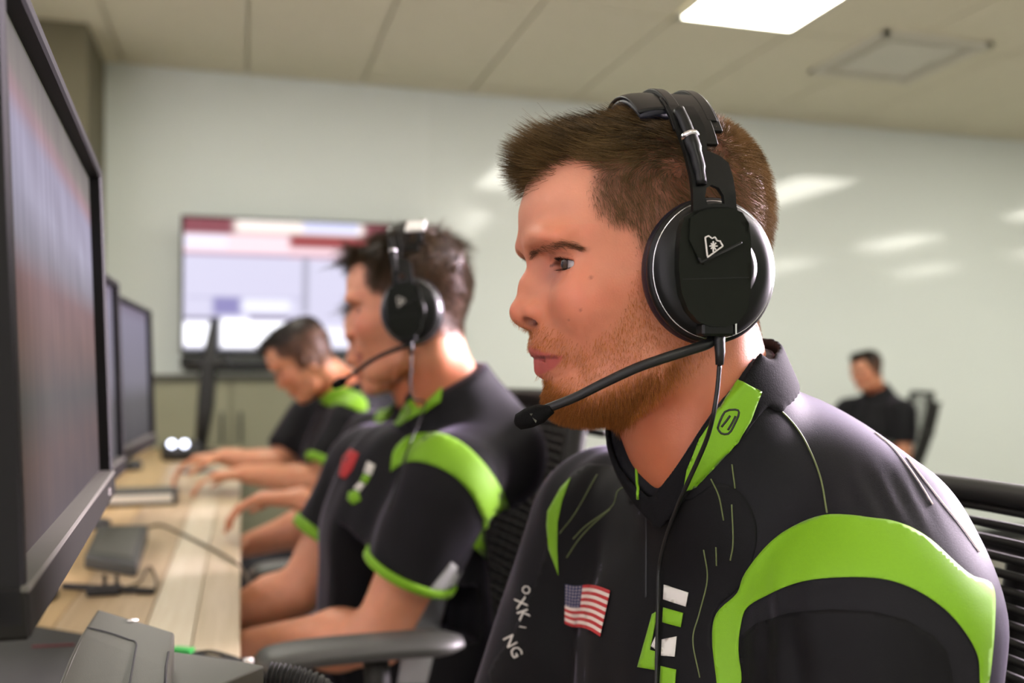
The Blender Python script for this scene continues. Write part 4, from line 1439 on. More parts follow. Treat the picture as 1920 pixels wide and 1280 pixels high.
shoe(J1['anL'], (-1, -.1, 0), p1); shoe(J1['anR'], (-1, .1, 0), p1)
hs1 = make_headset(H1, 'large black headset with triangle emblem and boom mic worn by the bearded foreground man', 'black headsets worn by the players')
# cable of the headset: strain relief, then down over the chest
g = MB(); cp = [pix_to_local(H1, a, b, .108) for a, b in ((1349, 622), (1349, 640), (1350, 660), (1349, 684))]
g.tube(np.array(cp), [.0036, .0036, .0034, .0026], 10); g.build('strain_relief', M['cable'], hs1, True, lambda V: to_world(H1, V))
pts = [to_world(H1, pix_to_local(H1, a, b, .108)) for a, b in ((1349, 684), (1345, 730), (1338, 775))]
qd = (pts[-1] - CAM) @ FW; qe = (Sc.hit(1286, 915, .006, .7)[0] - CAM) @ FW
for a, b, t in ((1328, 815, .3), (1312, 855, .6)): pts.append(P(a, b, qd + (qe - qd) * t))
for a, b, off in ((1286, 915, .006), (1272, 960, .006), (1258, 1010, .006), (1248, 1065, .006), (1241, 1130, .005), (1239, 1200, .005), (1238, 1280, .005), (1236, 1330, .006)):
    pts.append(Sc.hit(a, b, off, .7)[0])
g = MB(); g.tube(smooth_path(pts, 90), .0016, 8); g.build('headset_cable', M['cable'], hs1, True)
# ------------------------------------------------------------------ the others
def copy_tree(o, parent=None, xf=None):
    c = o.copy(); COL.objects.link(c)
    if parent is not None:
        c.parent = parent; c.matrix_parent_inverse = o.matrix_parent_inverse.copy()
    for ch in list(o.children): copy_tree(ch, c)
    return c


def player(label, H, T, J, h, skin, hairtone, style, nh, hw, hair_cols, group=None, sleeve=.62, sc=1.0, zt=None, head_h=.0025, shirt_mat='shirt', brows=120, trousers='dark_cloth', nr=.90):
    pr = empty('person', (H[1][0], H[1][1], 0), label, 'person', group)
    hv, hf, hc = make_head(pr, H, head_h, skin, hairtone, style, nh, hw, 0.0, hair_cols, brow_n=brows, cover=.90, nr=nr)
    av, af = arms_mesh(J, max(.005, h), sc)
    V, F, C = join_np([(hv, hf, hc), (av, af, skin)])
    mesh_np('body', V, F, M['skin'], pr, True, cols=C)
    g, tl = shirt_generic(H, J, h, T, s=sc, sleeve=sleeve)
    nz = tl(to_world(H, [-.055, 0, -.115]))
    a0, a1 = zt or (.0, .55)
    def cut(X, Y, Z):
        zt_ = nz[2] + .012 + a0 - a1 * (X - nz[0]) - .03 * np.maximum(0, 1 - np.abs(Y - nz[1]) / .04) * sstep(X, nz[0] + .03, nz[0] + .07)
        return ((Z - zt_) * .8).astype(np.float32)
    g.apply(cut, nz + np.array([-.16, -.14, -.10]), nz + np.array([.17, .14, .18]), k=.003, mode='isect', pad=0)
    V, F = finish(g, T)
    N = vnormals(V, F)
    V = V + N * (.0030 * vnoise(V, 30, 4) + .0016 * vnoise(V * np.array([1, 1, .5]), 70, 5))[:, None]
    Vw = to_world(T, V)
    sh = mesh_np('jersey', Vw, F, M[shirt_mat], pr, True)
    lV, lF = legs_mesh(J, .014)
    mesh_np('trousers', lV, lF, M[trousers], pr, True)
    shoe(J['anL'], (-1, -.1, 0), pr); shoe(J['anR'], (-1, .1, 0), pr)
    return pr, sh, Surf(Vw, F)


DARK = ((.022, .014, .008), (.085, .055, .028))
BLACKISH = ((.010, .008, .006), (.035, .024, .015))
# second player
H2 = head_frame(-.154, 1.45, 1.2245, -4.0, 3.0)
T2 = head_frame(-.189, 1.46, .985, 33)
J2 = dict(shL=W(-.088, 1.31, .970), shR=W(-.248, 1.61, .965), elL=W(-.190, 1.33, .755), elR=W(-.36, 1.59, .76),
          wrL=W(-.425, 1.47, .70), wrR=W(-.53, 1.60, .695), pel=np.array([.27, 1.47, .56]),
          hdL=np.array([-1, .5, -.1]), hdR=np.array([-1, -.4, -.1]),
          knL=np.array([-.20, 1.32, .56]), knR=np.array([-.20, 1.62, .56]), anL=np.array([-.16, 1.30, .10]), anR=np.array([-.18, 1.64, .10]))
p2, sh2, S2 = player('young man in black and lime jersey seated just beyond the bearded man, wavy dark hair', H2, T2, J2, .006, (.60, .26, .145), (.020, .013, .008), 'curl',
                     17000, .00034, DARK, sleeve=.56, nr=.84, sc=.97)
g = MB()      # loose dark curls on top of the head
patch(S2, [(733, 884), (737, 850), (752, 828), (775, 815), (810, 811), (845, 820), (880, 842), (915, 880), (940, 920), (955, 955), (958, 985), (932, 985), (908, 975), (886, 930), (852, 893), (805, 870), (765, 866)],
      'shoulder_stripe', M['green'], sh2, .0015, 8)
patch(S2, [(905, 975), (925, 970), (922, 1010), (926, 1055), (912, 1050), (908, 1010)], 'shoulder_stripe', M['green'], sh2, .0015, 8)
patch(S2, [(737, 796), (742, 775), (785, 742), (812, 722), (832, 730), (828, 752), (800, 772), (760, 792)], 'collar_stripe', M['green'], sh2, .0040, 8)
patch(S2, [(637, 892), (644, 858), (658, 842), (674, 850), (662, 880), (648, 898)], 'flag_patch', M['flag_red'], sh2, .0015, 8)
patch(S2, [(690, 865), (704, 872), (697, 892), (683, 886)], 'chest_emblem', M['white_print'], sh2, .0015, 8)
patch(S2, [(683, 888), (696, 893), (688, 908), (676, 902)], 'chest_emblem', M['green'], sh2, .0015, 8)
patch(S2, [(675, 904), (686, 908), (676, 922), (664, 916)], 'chest_emblem', M['white_print'], sh2, .0015, 8)
patch(S2, [(655, 922), (672, 918), (678, 938), (662, 946), (652, 936)], 'chest_emblem', M['green'], sh2, .0015, 8)
patch(S2, [(846, 1052), (866, 1070), (840, 1120), (822, 1190), (800, 1282), (745, 1282), (760, 1180), (800, 1110)], 'side_panel', M['shorts'], sh2, .0012, 9)


def cuff(J, S, T, sleeve, r, mat_, parent, w=.010):
    sh_, el = J['sh' + S], J['el' + S]
    d = (el - sh_) / np.linalg.norm(el - sh_)
    c = sh_ + (el - sh_) * sleeve
    g = MB(); n = 40; u = np.cross(d, UP); u /= np.linalg.norm(u); v = np.cross(d, u)
    V = []
    for (rad, off) in ((r, -w), (r + .003, -w * .6), (r + .003, w * .8), (r - .002, w), (r - .005, w * .2)):
        for k in range(n):
            a = 2 * math.pi * k / n; V.append(c + d * off + (u * math.cos(a) + v * math.sin(a)) * rad)
    F = [[i * n + k, i * n + (k + 1) % n, ((i + 1) % 5) * n + (k + 1) % n, ((i + 1) % 5) * n + k] for i in range(5) for k in range(n)]
    g.add(V, F); return g.build('sleeve_cuff', mat_, parent, True)


cuff(J2, 'L', T2, .545, .0675, M['green'], sh2, .007)
cuff(J2, 'R', T2, .545, .0675, M['green'], sh2)


def head_dup(src, H, label, group):
    "copy of a headset moved onto another head"
    Mx = lambda Hh: Matrix(((*Hh[0][0], Hh[1][0]), (*Hh[0][1], Hh[1][1]), (*Hh[0][2], Hh[1][2]), (0, 0, 0, 1)))
    c = copy_tree(src)
    c.matrix_world = Mx(H) @ Mx(H1).inverted() @ src.matrix_world
    c['label'] = label; c['group'] = group
    return c


bpy.context.view_layer.update()
hs2 = head_dup(hs1, H2, 'black headset with bright band glint worn by the second player behind the bearded man', 'black headsets worn by the players')
for ch in list(hs2.children):
    if ch.name.startswith('headset_cable'): bpy.data.objects.remove(ch)
g = MB(); a0 = to_world(H2, pix_to_local(H1, 1349, 680, .108))
g.tube(smooth_path([a0, a0 + np.array([0, 0, -.06]), S2.hit(805, 760, .008, 1.35)[0], S2.hit(770, 850, .006, 1.35)[0], S2.hit(735, 960, .006, 1.35)[0]], 40), .0015, 8)
g.build('headset_cable', M['cable'], hs2, True)
# white plate added to imitate the ceiling light's reflection on the band
g = MB(); T_ = lambda V: to_world(H2, V)
g.box((-.020, .052, .1250), (.030, .030, .004), np.array([[1, 0, 0], [0, math.cos(.62), math.sin(.62)], [0, -math.sin(.62), math.cos(.62)]]), bev=.001)
g.build('band_glint', M['glint_white'], hs2, False, T_)

# third player, mostly hidden behind the second
H3 = head_frame(-.262, 2.05, 1.198, 2.0, 8.0)
T3 = head_frame(-.262, 2.07, .975, 20)
J3 = dict(shL=W(-.19, 1.92, .965), shR=W(-.33, 2.22, .965), elL=W(-.33, 1.90, .80), elR=W(-.45, 2.2, .78),
          wrL=W(-.440, 1.95, .868), wrR=W(-.62, 2.16, .73), pel=np.array([.32, 2.10, .56]),
          hdL=np.array([-1, .1, .05]), hdR=np.array([-1, -.4, -.1]),
          knL=np.array([-.12, 1.95, .60]), knR=np.array([-.12, 2.26, .56]), anL=np.array([-.10, 1.95, .10]), anR=np.array([-.10, 2.26, .10]))
p3, sh3, S3 = player('player almost hidden behind the second, only chin and lime collar showing', H3, T3, J3, .009, (.58, .25, .14), (.020, .013, .008), 'curl',
                     2500, .0005, DARK, sleeve=.62, head_h=.0032, brows=60, trousers='shorts')
patch(S3, [(705, 792), (708, 735), (726, 716), (745, 735), (735, 775), (716, 796)], 'collar_stripe', M['green'], sh3, .004, 9)
# fourth player, looking down
H4 = head_frame(-.600, 2.72, 1.168, 8.0, 30.0)
T4 = head_frame(-.500, 2.72, .985, 30)
J4 = dict(shL=W(-.440, 2.57, .985), shR=W(-.62, 2.86, .985), elL=W(-.520, 2.52, .835), elR=W(-.70, 2.78, .85),
          wrL=W(-.760, 2.66, .845), wrR=W(-.86, 2.80, .880), pel=np.array([.33, 2.78, .56]),
          hdL=np.array([-1, .1, -.05]), hdR=np.array([-1, .0, -.05]),
          knL=np.array([-.10, 2.62, .56]), knR=np.array([-.10, 2.92, .56]), anL=np.array([-.08, 2.62, .10]), anR=np.array([-.08, 2.92, .10]))
p4, sh4, S4 = player('player at the far end of the desk looking down, dark cropped hair, lime shoulder stripe', H4, T4, J4, .010, (.60, .27, .15), (.012, .009, .007), 'crop',
                     3000, .0007, BLACKISH, sleeve=.72, head_h=.0038, brows=60, zt=(-.01, .3))
patch(S4, [(600, 752), (606, 735), (625, 725), (652, 728), (676, 738), (688, 755), (688, 775), (668, 770), (640, 758), (618, 762)], 'shoulder_stripe', M['green'], sh4, .003, 7)
cuff(J4, 'L', T4, .71, .067, M['green'], sh4, .012)
# man seated by the far wall
dF = 5.05
H5 = head_frame((1626 - 960) / FPX * dF, dF, 1.13 + (700 - 697) / FPX * dF + .005, 25.0, 8.0, scale=.90)
T5 = head_frame(H5[1] @ RT + .035, dF, H5[1][2] - .215, 35)
c5 = H5[1].copy(); c5[2] = 0
def rel(x, y, z): return to_world((T5[0], np.array([T5[1][0], T5[1][1], 0])), [x, y, z])
zs = H5[1][2] - .225
J5 = dict(shL=rel(0, .165, zs), shR=rel(0, -.165, zs), elL=rel(.04, .205, zs - .26), elR=rel(.06, -.20, zs - .26), wrL=rel(.28, .13, zs - .22), wrR=rel(.28, -.10, zs - .22),
          pel=rel(-.06, 0, .56), knL=rel(.36, .13, .54), knR=rel(.36, -.13, .54), anL=rel(.34, .13, .10), anR=rel(.34, -.13, .10))
p5, sh5, S5 = player('man in a plain dark shirt seated far back by the pale wall', H5, T5, J5, .012, (.58, .26, .15), (.015, .010, .008), 'crop', 2500, .0010, BLACKISH,
                     sleeve=.60, head_h=.0045, brows=40, zt=(.0, .4))


# ------------------------------------------------------------------ office chairs
def make_chair(label, group):
    root = empty('office_chair', (0, 0, 0), label, 'chair', group)
    # coordinates: the sitter looks towards -x
    def back(t, y):        # t 0..1 bottom to top
        z = .54 + .485 * t
        x = .195 + .145 * t + .02 * math.sin(t * math.pi) + .045 * (abs(y) / .25) ** 2 * -1
        return np.array([x, y, z])
    for sg in (1, -1):
        g = MB(); g.tube([back(t, .245 * sg) for t in np.linspace(0, 1, 24)], .016, 10, flat=1.0); g.build('back_upright', M['chair_frame'], root, True)
    for t in (0.0, 1.0):
        g = MB(); g.tube([back(t, y) for y in np.linspace(-.245, .245, 20)], .011, 10); g.build('back_rail', M['chair_frame'], root, True)
    n = 36
    me = None
    for i in range(n):
        t = (i + 1) / (n + 1)
        g = MB(); g.tube([back(t, y) for y in np.linspace(-.238, .238, 16)], .0050, 6, flat=.8); g.build('slat', M['chair_slat'], root, True)
    g = MB()
    for zt in np.linspace(.25, .9, 3):
        g.tube([back(zt, 0) + np.array([.02, y, 0]) for y in np.linspace(-.20, .20, 8)], .006, 6)
    g.tube([back(t, 0) + np.array([.04, 0, 0]) for t in np.linspace(-.1, .9, 12)], .022, 10); g.build('back_spine', M['chair_frame'], root, True)
    g = Grid((-.28, -.27, .42), (.25, .27, .53), .012)
    g.ell((-.02, 0, .485), (.25, .25, .040), k=.01); g.cap((-.2, -.14, .478), (-.2, .14, .478), .032, .032, k=.04)
    V, F = g.mesh(); mesh_np('seat', laplacian(V, F, 1), F, M['matte_black'], root, True)
    for sg in (1, -1):
        g = MB()
        pts = smooth_path([(.115, 0, .770), (.02, 0, .772), (-.10, 0, .770), (-.155, 0, .762)], 16)
        pts[:, 1] = .275 * sg
        g.tube(pts, np.concatenate([[.020, .036], np.full(12, .042), [.036, .018]]), 14, flat=.36); arm = g.build('arm_pad', M['grey_plastic_dark'], root, True)
        g = MB(); g.tube(smooth_path([(.0, .275 * sg, .755), (.01, .285 * sg, .62), (.02, .25 * sg, .50), (.02, .12 * sg, .455)], 14), .017, 8); g.build('arm_post', M['chair_frame'], root, True)
    g = MB(); g.lathe([(.030, .10), (.030, .30), (.020, .31), (.020, .45)], (0, 0, 0), n=20); g.build('gas_lift', M['chair_frame'], root, True)
    g = MB(); g.box((0, 0, .450), (.26, .16, .035), bev=.008); g.build('tilt_mechanism', M['chair_frame'], root, False)
    base = MB(); base.lathe([(.045, .085), (.05, .12), (.03, .14)], (0, 0, 0), n=20); bo = base.build('base', M['chair_frame'], root, True)
    for k in range(5):
        a = 2 * math.pi * k / 5 + .3; c, s_ = math.cos(a), math.sin(a)
        g = MB(); g.tube([(c * .03, s_ * .03, .105), (c * .18, s_ * .18, .09), (c * .30, s_ * .30, .078)], [.024, .020, .015], 8); g.build('spoke', M['chair_frame'], bo, True)
        g = MB(); M3 = rot_z(a + .9)
        for o in (-.014, .014):
            g.lathe([(.012, -.009), (.028, -.008), (.030, 0), (.028, .008), (.012, .009)], np.array([c * .30, s_ * .30, .031]) + M3 @ np.array([0, o, 0]), axis='y', n=18, M3=M3)
        g.tube([(c * .30, s_ * .30, .031), (c * .30, s_ * .30, .085)], .007, 8)
        g.build('caster', M['matte_black'], bo, True)
    return root


grp = 'black mesh office chairs'
chair = make_chair('black slatted mesh office chair behind the bearded man at the right edge', grp)
chair.location = (.295, .655, 0)
def put_chair(x, y, rz, label):
    c = copy_tree(chair); c.location = (x, y, 0); c.rotation_euler = (0, 0, rz); c['label'] = label
    return c
c2 = put_chair(.170, 1.50, 0, 'black mesh office chair under the second player, grey arm rest showing')
c2.scale = (1, 1, 1.065)
for ch_ in c2.children:
    if not ch_.name.startswith(('back', 'slat')): ch_.scale = (1, 1, 1 / 1.065)
g = MB()
for yy in np.linspace(-.23, .23, 14)[:-1]:
    for tt in np.linspace(.02, .98, 12)[:-1]:
        def bk(t, y): return np.array([.170 + .195 + .145 * t + .02 * math.sin(t * math.pi) - .045 * (abs(y) / .25) ** 2 + .006, 1.50 + y, (.54 + .485 * t) * 1.065])
        a_, b_ = yy, yy + .0354; t0, t1 = tt, tt + .0873
        g.add([bk(t0, a_), bk(t0, b_), bk(t1, b_), bk(t1, a_)], [[0, 1, 2, 3]])
o = g.build('back_mesh', M['chair_mesh'], None, True); bpy.context.view_layer.update(); o.parent = c2; o.matrix_parent_inverse = c2.matrix_world.inverted()
sd = o.modifiers.new('thick', 'SOLIDIFY'); sd.thickness = .002
put_chair(.30, 2.12, 0, 'black office chair under the half hidden third player')
put_chair(.30, 2.80, 0, 'black office chair under the player looking down')
c5a = math.atan2(T5[0][1, 0], T5[0][0, 0]) + math.pi
q5 = rel(-.02, 0, 0)
q5 = P(1738, 800, 5.0) - np.array([.28, -.16, 0])
put_chair(q5[0], q5[1], -.50, 'black office chair the man by the far wall sits on')
# ------------------------------------------------------------------ the room
def box_obj(name, lo, hi, material, parent=None, bev=0.0):
    lo, hi = np.array(lo, float), np.array(hi, float)
    g = MB(); g.box((lo + hi) / 2, hi - lo, bev=bev); return g.build(name, material, parent)


XL, XR, YN, YF, ZC = -1.6, 11.5, -3.6, 5.1, 2.70
def st(o): o['kind'] = 'structure'; return o
st(box_obj('floor', (XL - .1, YN - .1, -.1), (XR + .1, YF + .1, 0), M['floor']))
st(box_obj('wall_back', (XL - .1, YF, 0), (XR + .1, YF + .1, ZC + .1), M['wall']))
st(box_obj('wall_left', (XL - .1, YN, 0), (XL, YF, ZC + .1), M['wall']))
st(box_obj('wall_right', (XR, YN, 0), (XR + .1, YF, ZC + .1), M['wall']))
st(box_obj('wall_front', (XL - .1, YN - .1, 0), (XR + .1, YN, ZC + .1), M['wall']))
st(box_obj('trim_1', (XL, 4.55, 0), (-.66, YF, ZC), M['pier']))
st(box_obj('baseboard_back', (-.66, YF - .015, 0), (XR, YF, .10), M['matte_black']))
ceil = st(box_obj('ceiling', (XL - .1, YN - .1, ZC + .016), (XR + .1, YF + .1, ZC + .1), M['grid']))
# lay-in ceiling: tiles and light panels in a 0.6 x 1.2 grid
lights = []
X0 = 1.83 - .6 * 6
lightcells = [(1.83, 2.56), (4.23, 2.56), (7.23, 2.56), (1.83, .16), (4.23, .16), (7.23, .16), (1.83, -2.24), (4.23, -2.24), (7.23, -2.24), (9.63, 2.56), (9.63, .16), (9.63, -2.24), (-.57, -2.24), (-.57, 2.56)]  # the last two, above the left side, are added to brighten wall and ceiling
vent_cell = None
tile_me = None; hole = {(round(a, 2), round(b, 2)) for a, b in lightcells}
vx, vy = 2.43 + .6, 3.76 - 0.0
i = 0
for ix in range(0, 22):
    for iy in range(-5, 3):
        x = X0 + .6 * ix; y = 2.56 + 1.2 * (iy + 0)
        if x < XL or x > XR - .3 or y > YF or y < YN: continue
        if (round(x, 2), round(y, 2)) in hole: continue
        y1 = min(y + 1.2, YF)
        if y < 1.0: continue          # tiles never seen: one plain sheet below covers them
        t = box_obj('ceiling_tile', (x + .006, y + .006, ZC), (x + .594, y1 - .006, ZC + .012), M['ceiling'], ceil)
st(box_obj('ceiling_sheet', (XL, YN, ZC + .001), (XR, 1.36, ZC + .014), M['ceiling']))
bpy.data.objects['ceiling_sheet'].name = 'ceiling'
lg = 'recessed ceiling light panels'
for k, (x, y) in enumerate(lightcells):
    lab = 'bright square white light panel recessed in the ceiling at the top of the picture' if k == 0 else 'white light panel recessed in the ceiling outside the picture'
    r = empty('ceiling_light', (x + .3, y + .6, ZC), lab, 'light', lg)
    g = MB()
    for a, b, c_, d in ((0, 0, .6, .03), (0, 1.17, .6, 1.2), (0, 0, .03, 1.2), (.57, 0, .6, 1.2)):
        g.box((x + (a + c_) / 2, y + (b + d) / 2, ZC - .003), (c_ - a, d - b, .014))
    g.build('frame', M['white_metal'], r)
    box_obj('diffuser', (x + .03, y + .03, ZC - .006), (x + .57, y + 1.17, ZC - .002), M['panel'], r)
# air vent
vc = P(1682, 106, 1.0) - CAM; vc = CAM + vc * ((ZC - CZ) / vc[2])
v = empty('ceiling_vent', (vc[0], vc[1], ZC), 'square metal air vent set in the ceiling near the light panel', 'vent')
g = MB()
for a in range(4):
    M3 = rot_z(a * math.pi / 2); g.box(M3 @ np.array([.285, 0, -.010]) + [vc[0], vc[1], ZC], (.03, .6, .020), M3)
g.build('frame', M['white_metal'], v)
box_obj('vent_plate', (vc[0] - .21, vc[1] - .21, ZC - .012), (vc[0] + .21, vc[1] + .21, ZC - .006), M['white_metal'], v)
for k in range(4):
    M3 = rot_z(k * math.pi / 2); g = MB(); g.box(M3 @ np.array([.24, 0, -.006]) + [vc[0], vc[1], ZC], (.012, .50, .008), M3); g.build('slat', M['white_metal'], v)

# ------------------------------------------------------------------ desk
DZ = .785
desk = empty('long_desk', (-.37, 3.0, 0), 'long pale wooden desk with plank top running away on the left', 'desk')
bx_ = [-.74, -.61, -.50, -.37, -.245, -.125, -.060, 0.0]
tones = [((0.281, 0.172, 0.066), (0.406, 0.265, 0.117)), ((0.328, 0.211, 0.078), (0.452, 0.312, 0.140)), ((0.312, 0.195, 0.078), (0.429, 0.281, 0.133)), ((0.367, 0.242, 0.101), (0.484, 0.343, 0.172)),
         ((0.359, 0.257, 0.140), (0.468, 0.359, 0.218)), ((0.515, 0.437, 0.296), (0.593, 0.530, 0.390)), ((0.437, 0.351, 0.211), (0.530, 0.437, 0.296))]
for k in range(7):
    o = box_obj('plank', (bx_[k] + .0008, .30, DZ - .03), (bx_[k + 1] - .0008, 4.58, DZ - .0005 * (k % 2)), wood_mat('desk wood', *tones[k], k + 1), desk, .0012)
box_obj('front_rail', (-.70, .34, DZ - .09), (-.66, 4.55, DZ - .03), M['matte_black'], desk)
for y in (.45, 1.85, 3.3, 4.5):
    for x in (-.68, -.10):
        box_obj('leg', (x - .03, y - .03, 0), (x + .03, y + .03, DZ - .03), M['matte_black'], desk)


def D(px, py, z=DZ):
    "point on the horizontal plane z under pixel"
    q = P(px, py, 1.0) - CAM
    return CAM + q * ((z - CZ) / q[2])


def along(px, y):
    "world X of the vertical line through pixel column px at room depth y"
    q = P(px, HOR, 1.0) - CAM
    return q[0] * y / q[1]


# ------------------------------------------------------------------ monitors
def screen_grid(fn, nx=60, ny=40):
    u, v = np.meshgrid(np.linspace(0, 1, nx), np.linspace(0, 1, ny))
    return fn(u, v)


def make_monitor(far, near, zt, zb, label, pic, group='monitors along the desk', tilt=0.012, thick=.03, shell=None):
    """screen plane between two floor points (far edge, near edge), facing +x"""
    far = np.array([*far, 0.]); near = np.array([*near, 0.])
    u = near - far; wd = np.linalg.norm(u); u /= wd            # towards the camera
    n = np.cross(UP, u); n = n if n[0] > 0 else -n
    upv = UP + n * -tilt / (zt - zb) * 1.0; upv /= np.linalg.norm(upv)
    root = empty('monitor', tuple((far + near) / 2 + UP * DZ), label, 'monitor', group)
    O = far + UP * zb
    hh = (zt - zb)
    def pt(a, b, c): return O + u * a + upv * b + n * c
    def slab(name, a0, a1, b0, b1, c0, c1, m, par, bev=.002):
        g = MB(); g.box(((a0 + a1) / 2, (b0 + b1) / 2, (c0 + c1) / 2), (a1 - a0, b1 - b0, c1 - c0), bev=bev)
        return g.build(name, m, par, False, lambda V: O + V[:, :1] * u + V[:, 1:2] * upv + V[:, 2:] * n)
    b = .011
    slab('back_shell', 0, wd, 0, hh + .010, -thick, -.004, M['bezel_side'], root, .006)
    slab('bezel', 0, b, 0, hh, -.004, .012, M['bezel'], root); slab('bezel', wd - b, wd, 0, hh, -.004, .012, M['bezel'], root)
    slab('bezel', b, wd - b, hh - b, hh, -.004, .012, M['bezel'], root)
    lo = slab('bottom_bezel', 0, wd, -.006, .020, -.004, .014, shell or M['bezel'], root)
    slab('bezel_lip', b, wd, .018, .022, -.003, .0145, M['bezel_side'], root, .001)
    nx, ny = 90, 60
    uu, vv = np.meshgrid(np.linspace(0, 1, nx), np.linspace(0, 1, ny))
    V = (O + (b + (wd - 2 * b) * uu.ravel())[:, None] * u + (.02 + (hh - .02 - b) * vv.ravel())[:, None] * upv + n * -.001)
    C = pic(uu.ravel(), vv.ravel())
    F = np.array([[j * nx + i, j * nx + i + 1, (j + 1) * nx + i + 1, (j + 1) * nx + i] for j in range(ny - 1) for i in range(nx - 1)])
    if np.cross(V[1] - V[0], V[nx] - V[0]) @ n < 0: F = F[:, ::-1]
    mesh_np('screen', V, F, M['screen'], root, False, cols=C)
    # stand
    c = pt(wd / 2, hh * .35, -thick)
    g = MB(); g.tube([c + n * .01, c - n * .05], .028, 12); g.tube([c - n * .05 + UP * .03, np.array([c[0], c[1], DZ + .012]) - n * .09], .020, 12); g.build('stand_neck', M['matte_black'], root, True)
    g = MB(); bc = np.array([c[0], c[1], DZ + .006]) - n * .10
    g.lathe([(.08, -.006), (.08, .002), (.07, .006)], bc, n=32); g.build('stand_base', M['matte_black'], root, True)
    return root, pt, wd, hh


def lerp_cols(t, stops):
    ts = [s[0] for s in stops]; cs = np.array([s[1] for s in stops])
    return np.stack([np.interp(t, ts, cs[:, k]) for k in range(3)], 1)


def pic_main(u, v):
    c = lerp_cols(v, [(0, (.020, .014, .008)), (.16, (.040, .021, .009)), (.28, (.022, .024, .014)), (.42, (.075, .038, .024)), (.52, (.10, .050, .042)), (.60, (.13, .125, .15)), (.70, (.20, .195, .26)),
                      (.82, (.17, .16, .225)), (.87, (.18, .105, .115)), (.92, (.10, .09, .07)), (1, (.055, .055, .038))])
    q = np.stack([u * 1.0, v * .5, 0 * u], 1)
    c = c * (1 + .16 * vnoise(q, 18, 3))[:, None] * (1 + .10 * vnoise(q * np.array([6, .6, 1]), 14, 4))[:, None]
    return c


def pic_small(u, v):
    return lerp_cols(v, [(0, (.03, .03, .03)), (.3, (.06, .06, .06)), (.45, (.12, .115, .14)), (.9, (.15, .14, .19)), (1, (.12, .1, .14))])


mon, pt, wd, hh = make_monitor((-.150, 1.137), (-.117, .525), 1.358, 1.000, 'large near monitor seen at a slant at the left edge, bottom bezel badge', pic_main, tilt=.012, shell=M['bezel_low'])
g = MB(); q = [pt(.085 + a, .007 + b, .0108) for a, b in ((0, 0), (.012, 0), (.012, .006), (0, .006))]
g2 = MB()
for (a0, b0, a1, b1) in ((0, 0, .010, .0012), (0, .0052, .010, .0064), (0, 0, .0014, .0064), (.0086, 0, .010, .0064), (.0045, .001, .0058, .0055)):
    g2.add([pt(.085 + a0, .004 + b0, .0146), pt(.085 + a1, .004 + b0, .0146), pt(.085 + a1, .004 + b1, .0146), pt(.085 + a0, .004 + b1, .0146)], [[0, 1, 2, 3]])
g2.build('badge', M['white_print'], mon)
make_monitor((along(222, 1.86), 1.86), (along(222, 1.86) - .0, 1.30), 1.298, .955, 'second monitor along the desk, lit lavender sliver past the near one', pic_small, tilt=.010)
make_monitor((along(283, 2.56), 2.56), (along(283, 2.56) - .02, 2.03), 1.292, .955, 'third monitor along the desk, dark frame and dim lit strip', pic_small, tilt=.010)
make_monitor((along(252, 3.25) - .05, 3.25), (along(252, 3.25) - .12, 2.75), 1.22, .93, 'fourth monitor farthest along the desk, mostly hidden by the third', pic_small, tilt=.010)


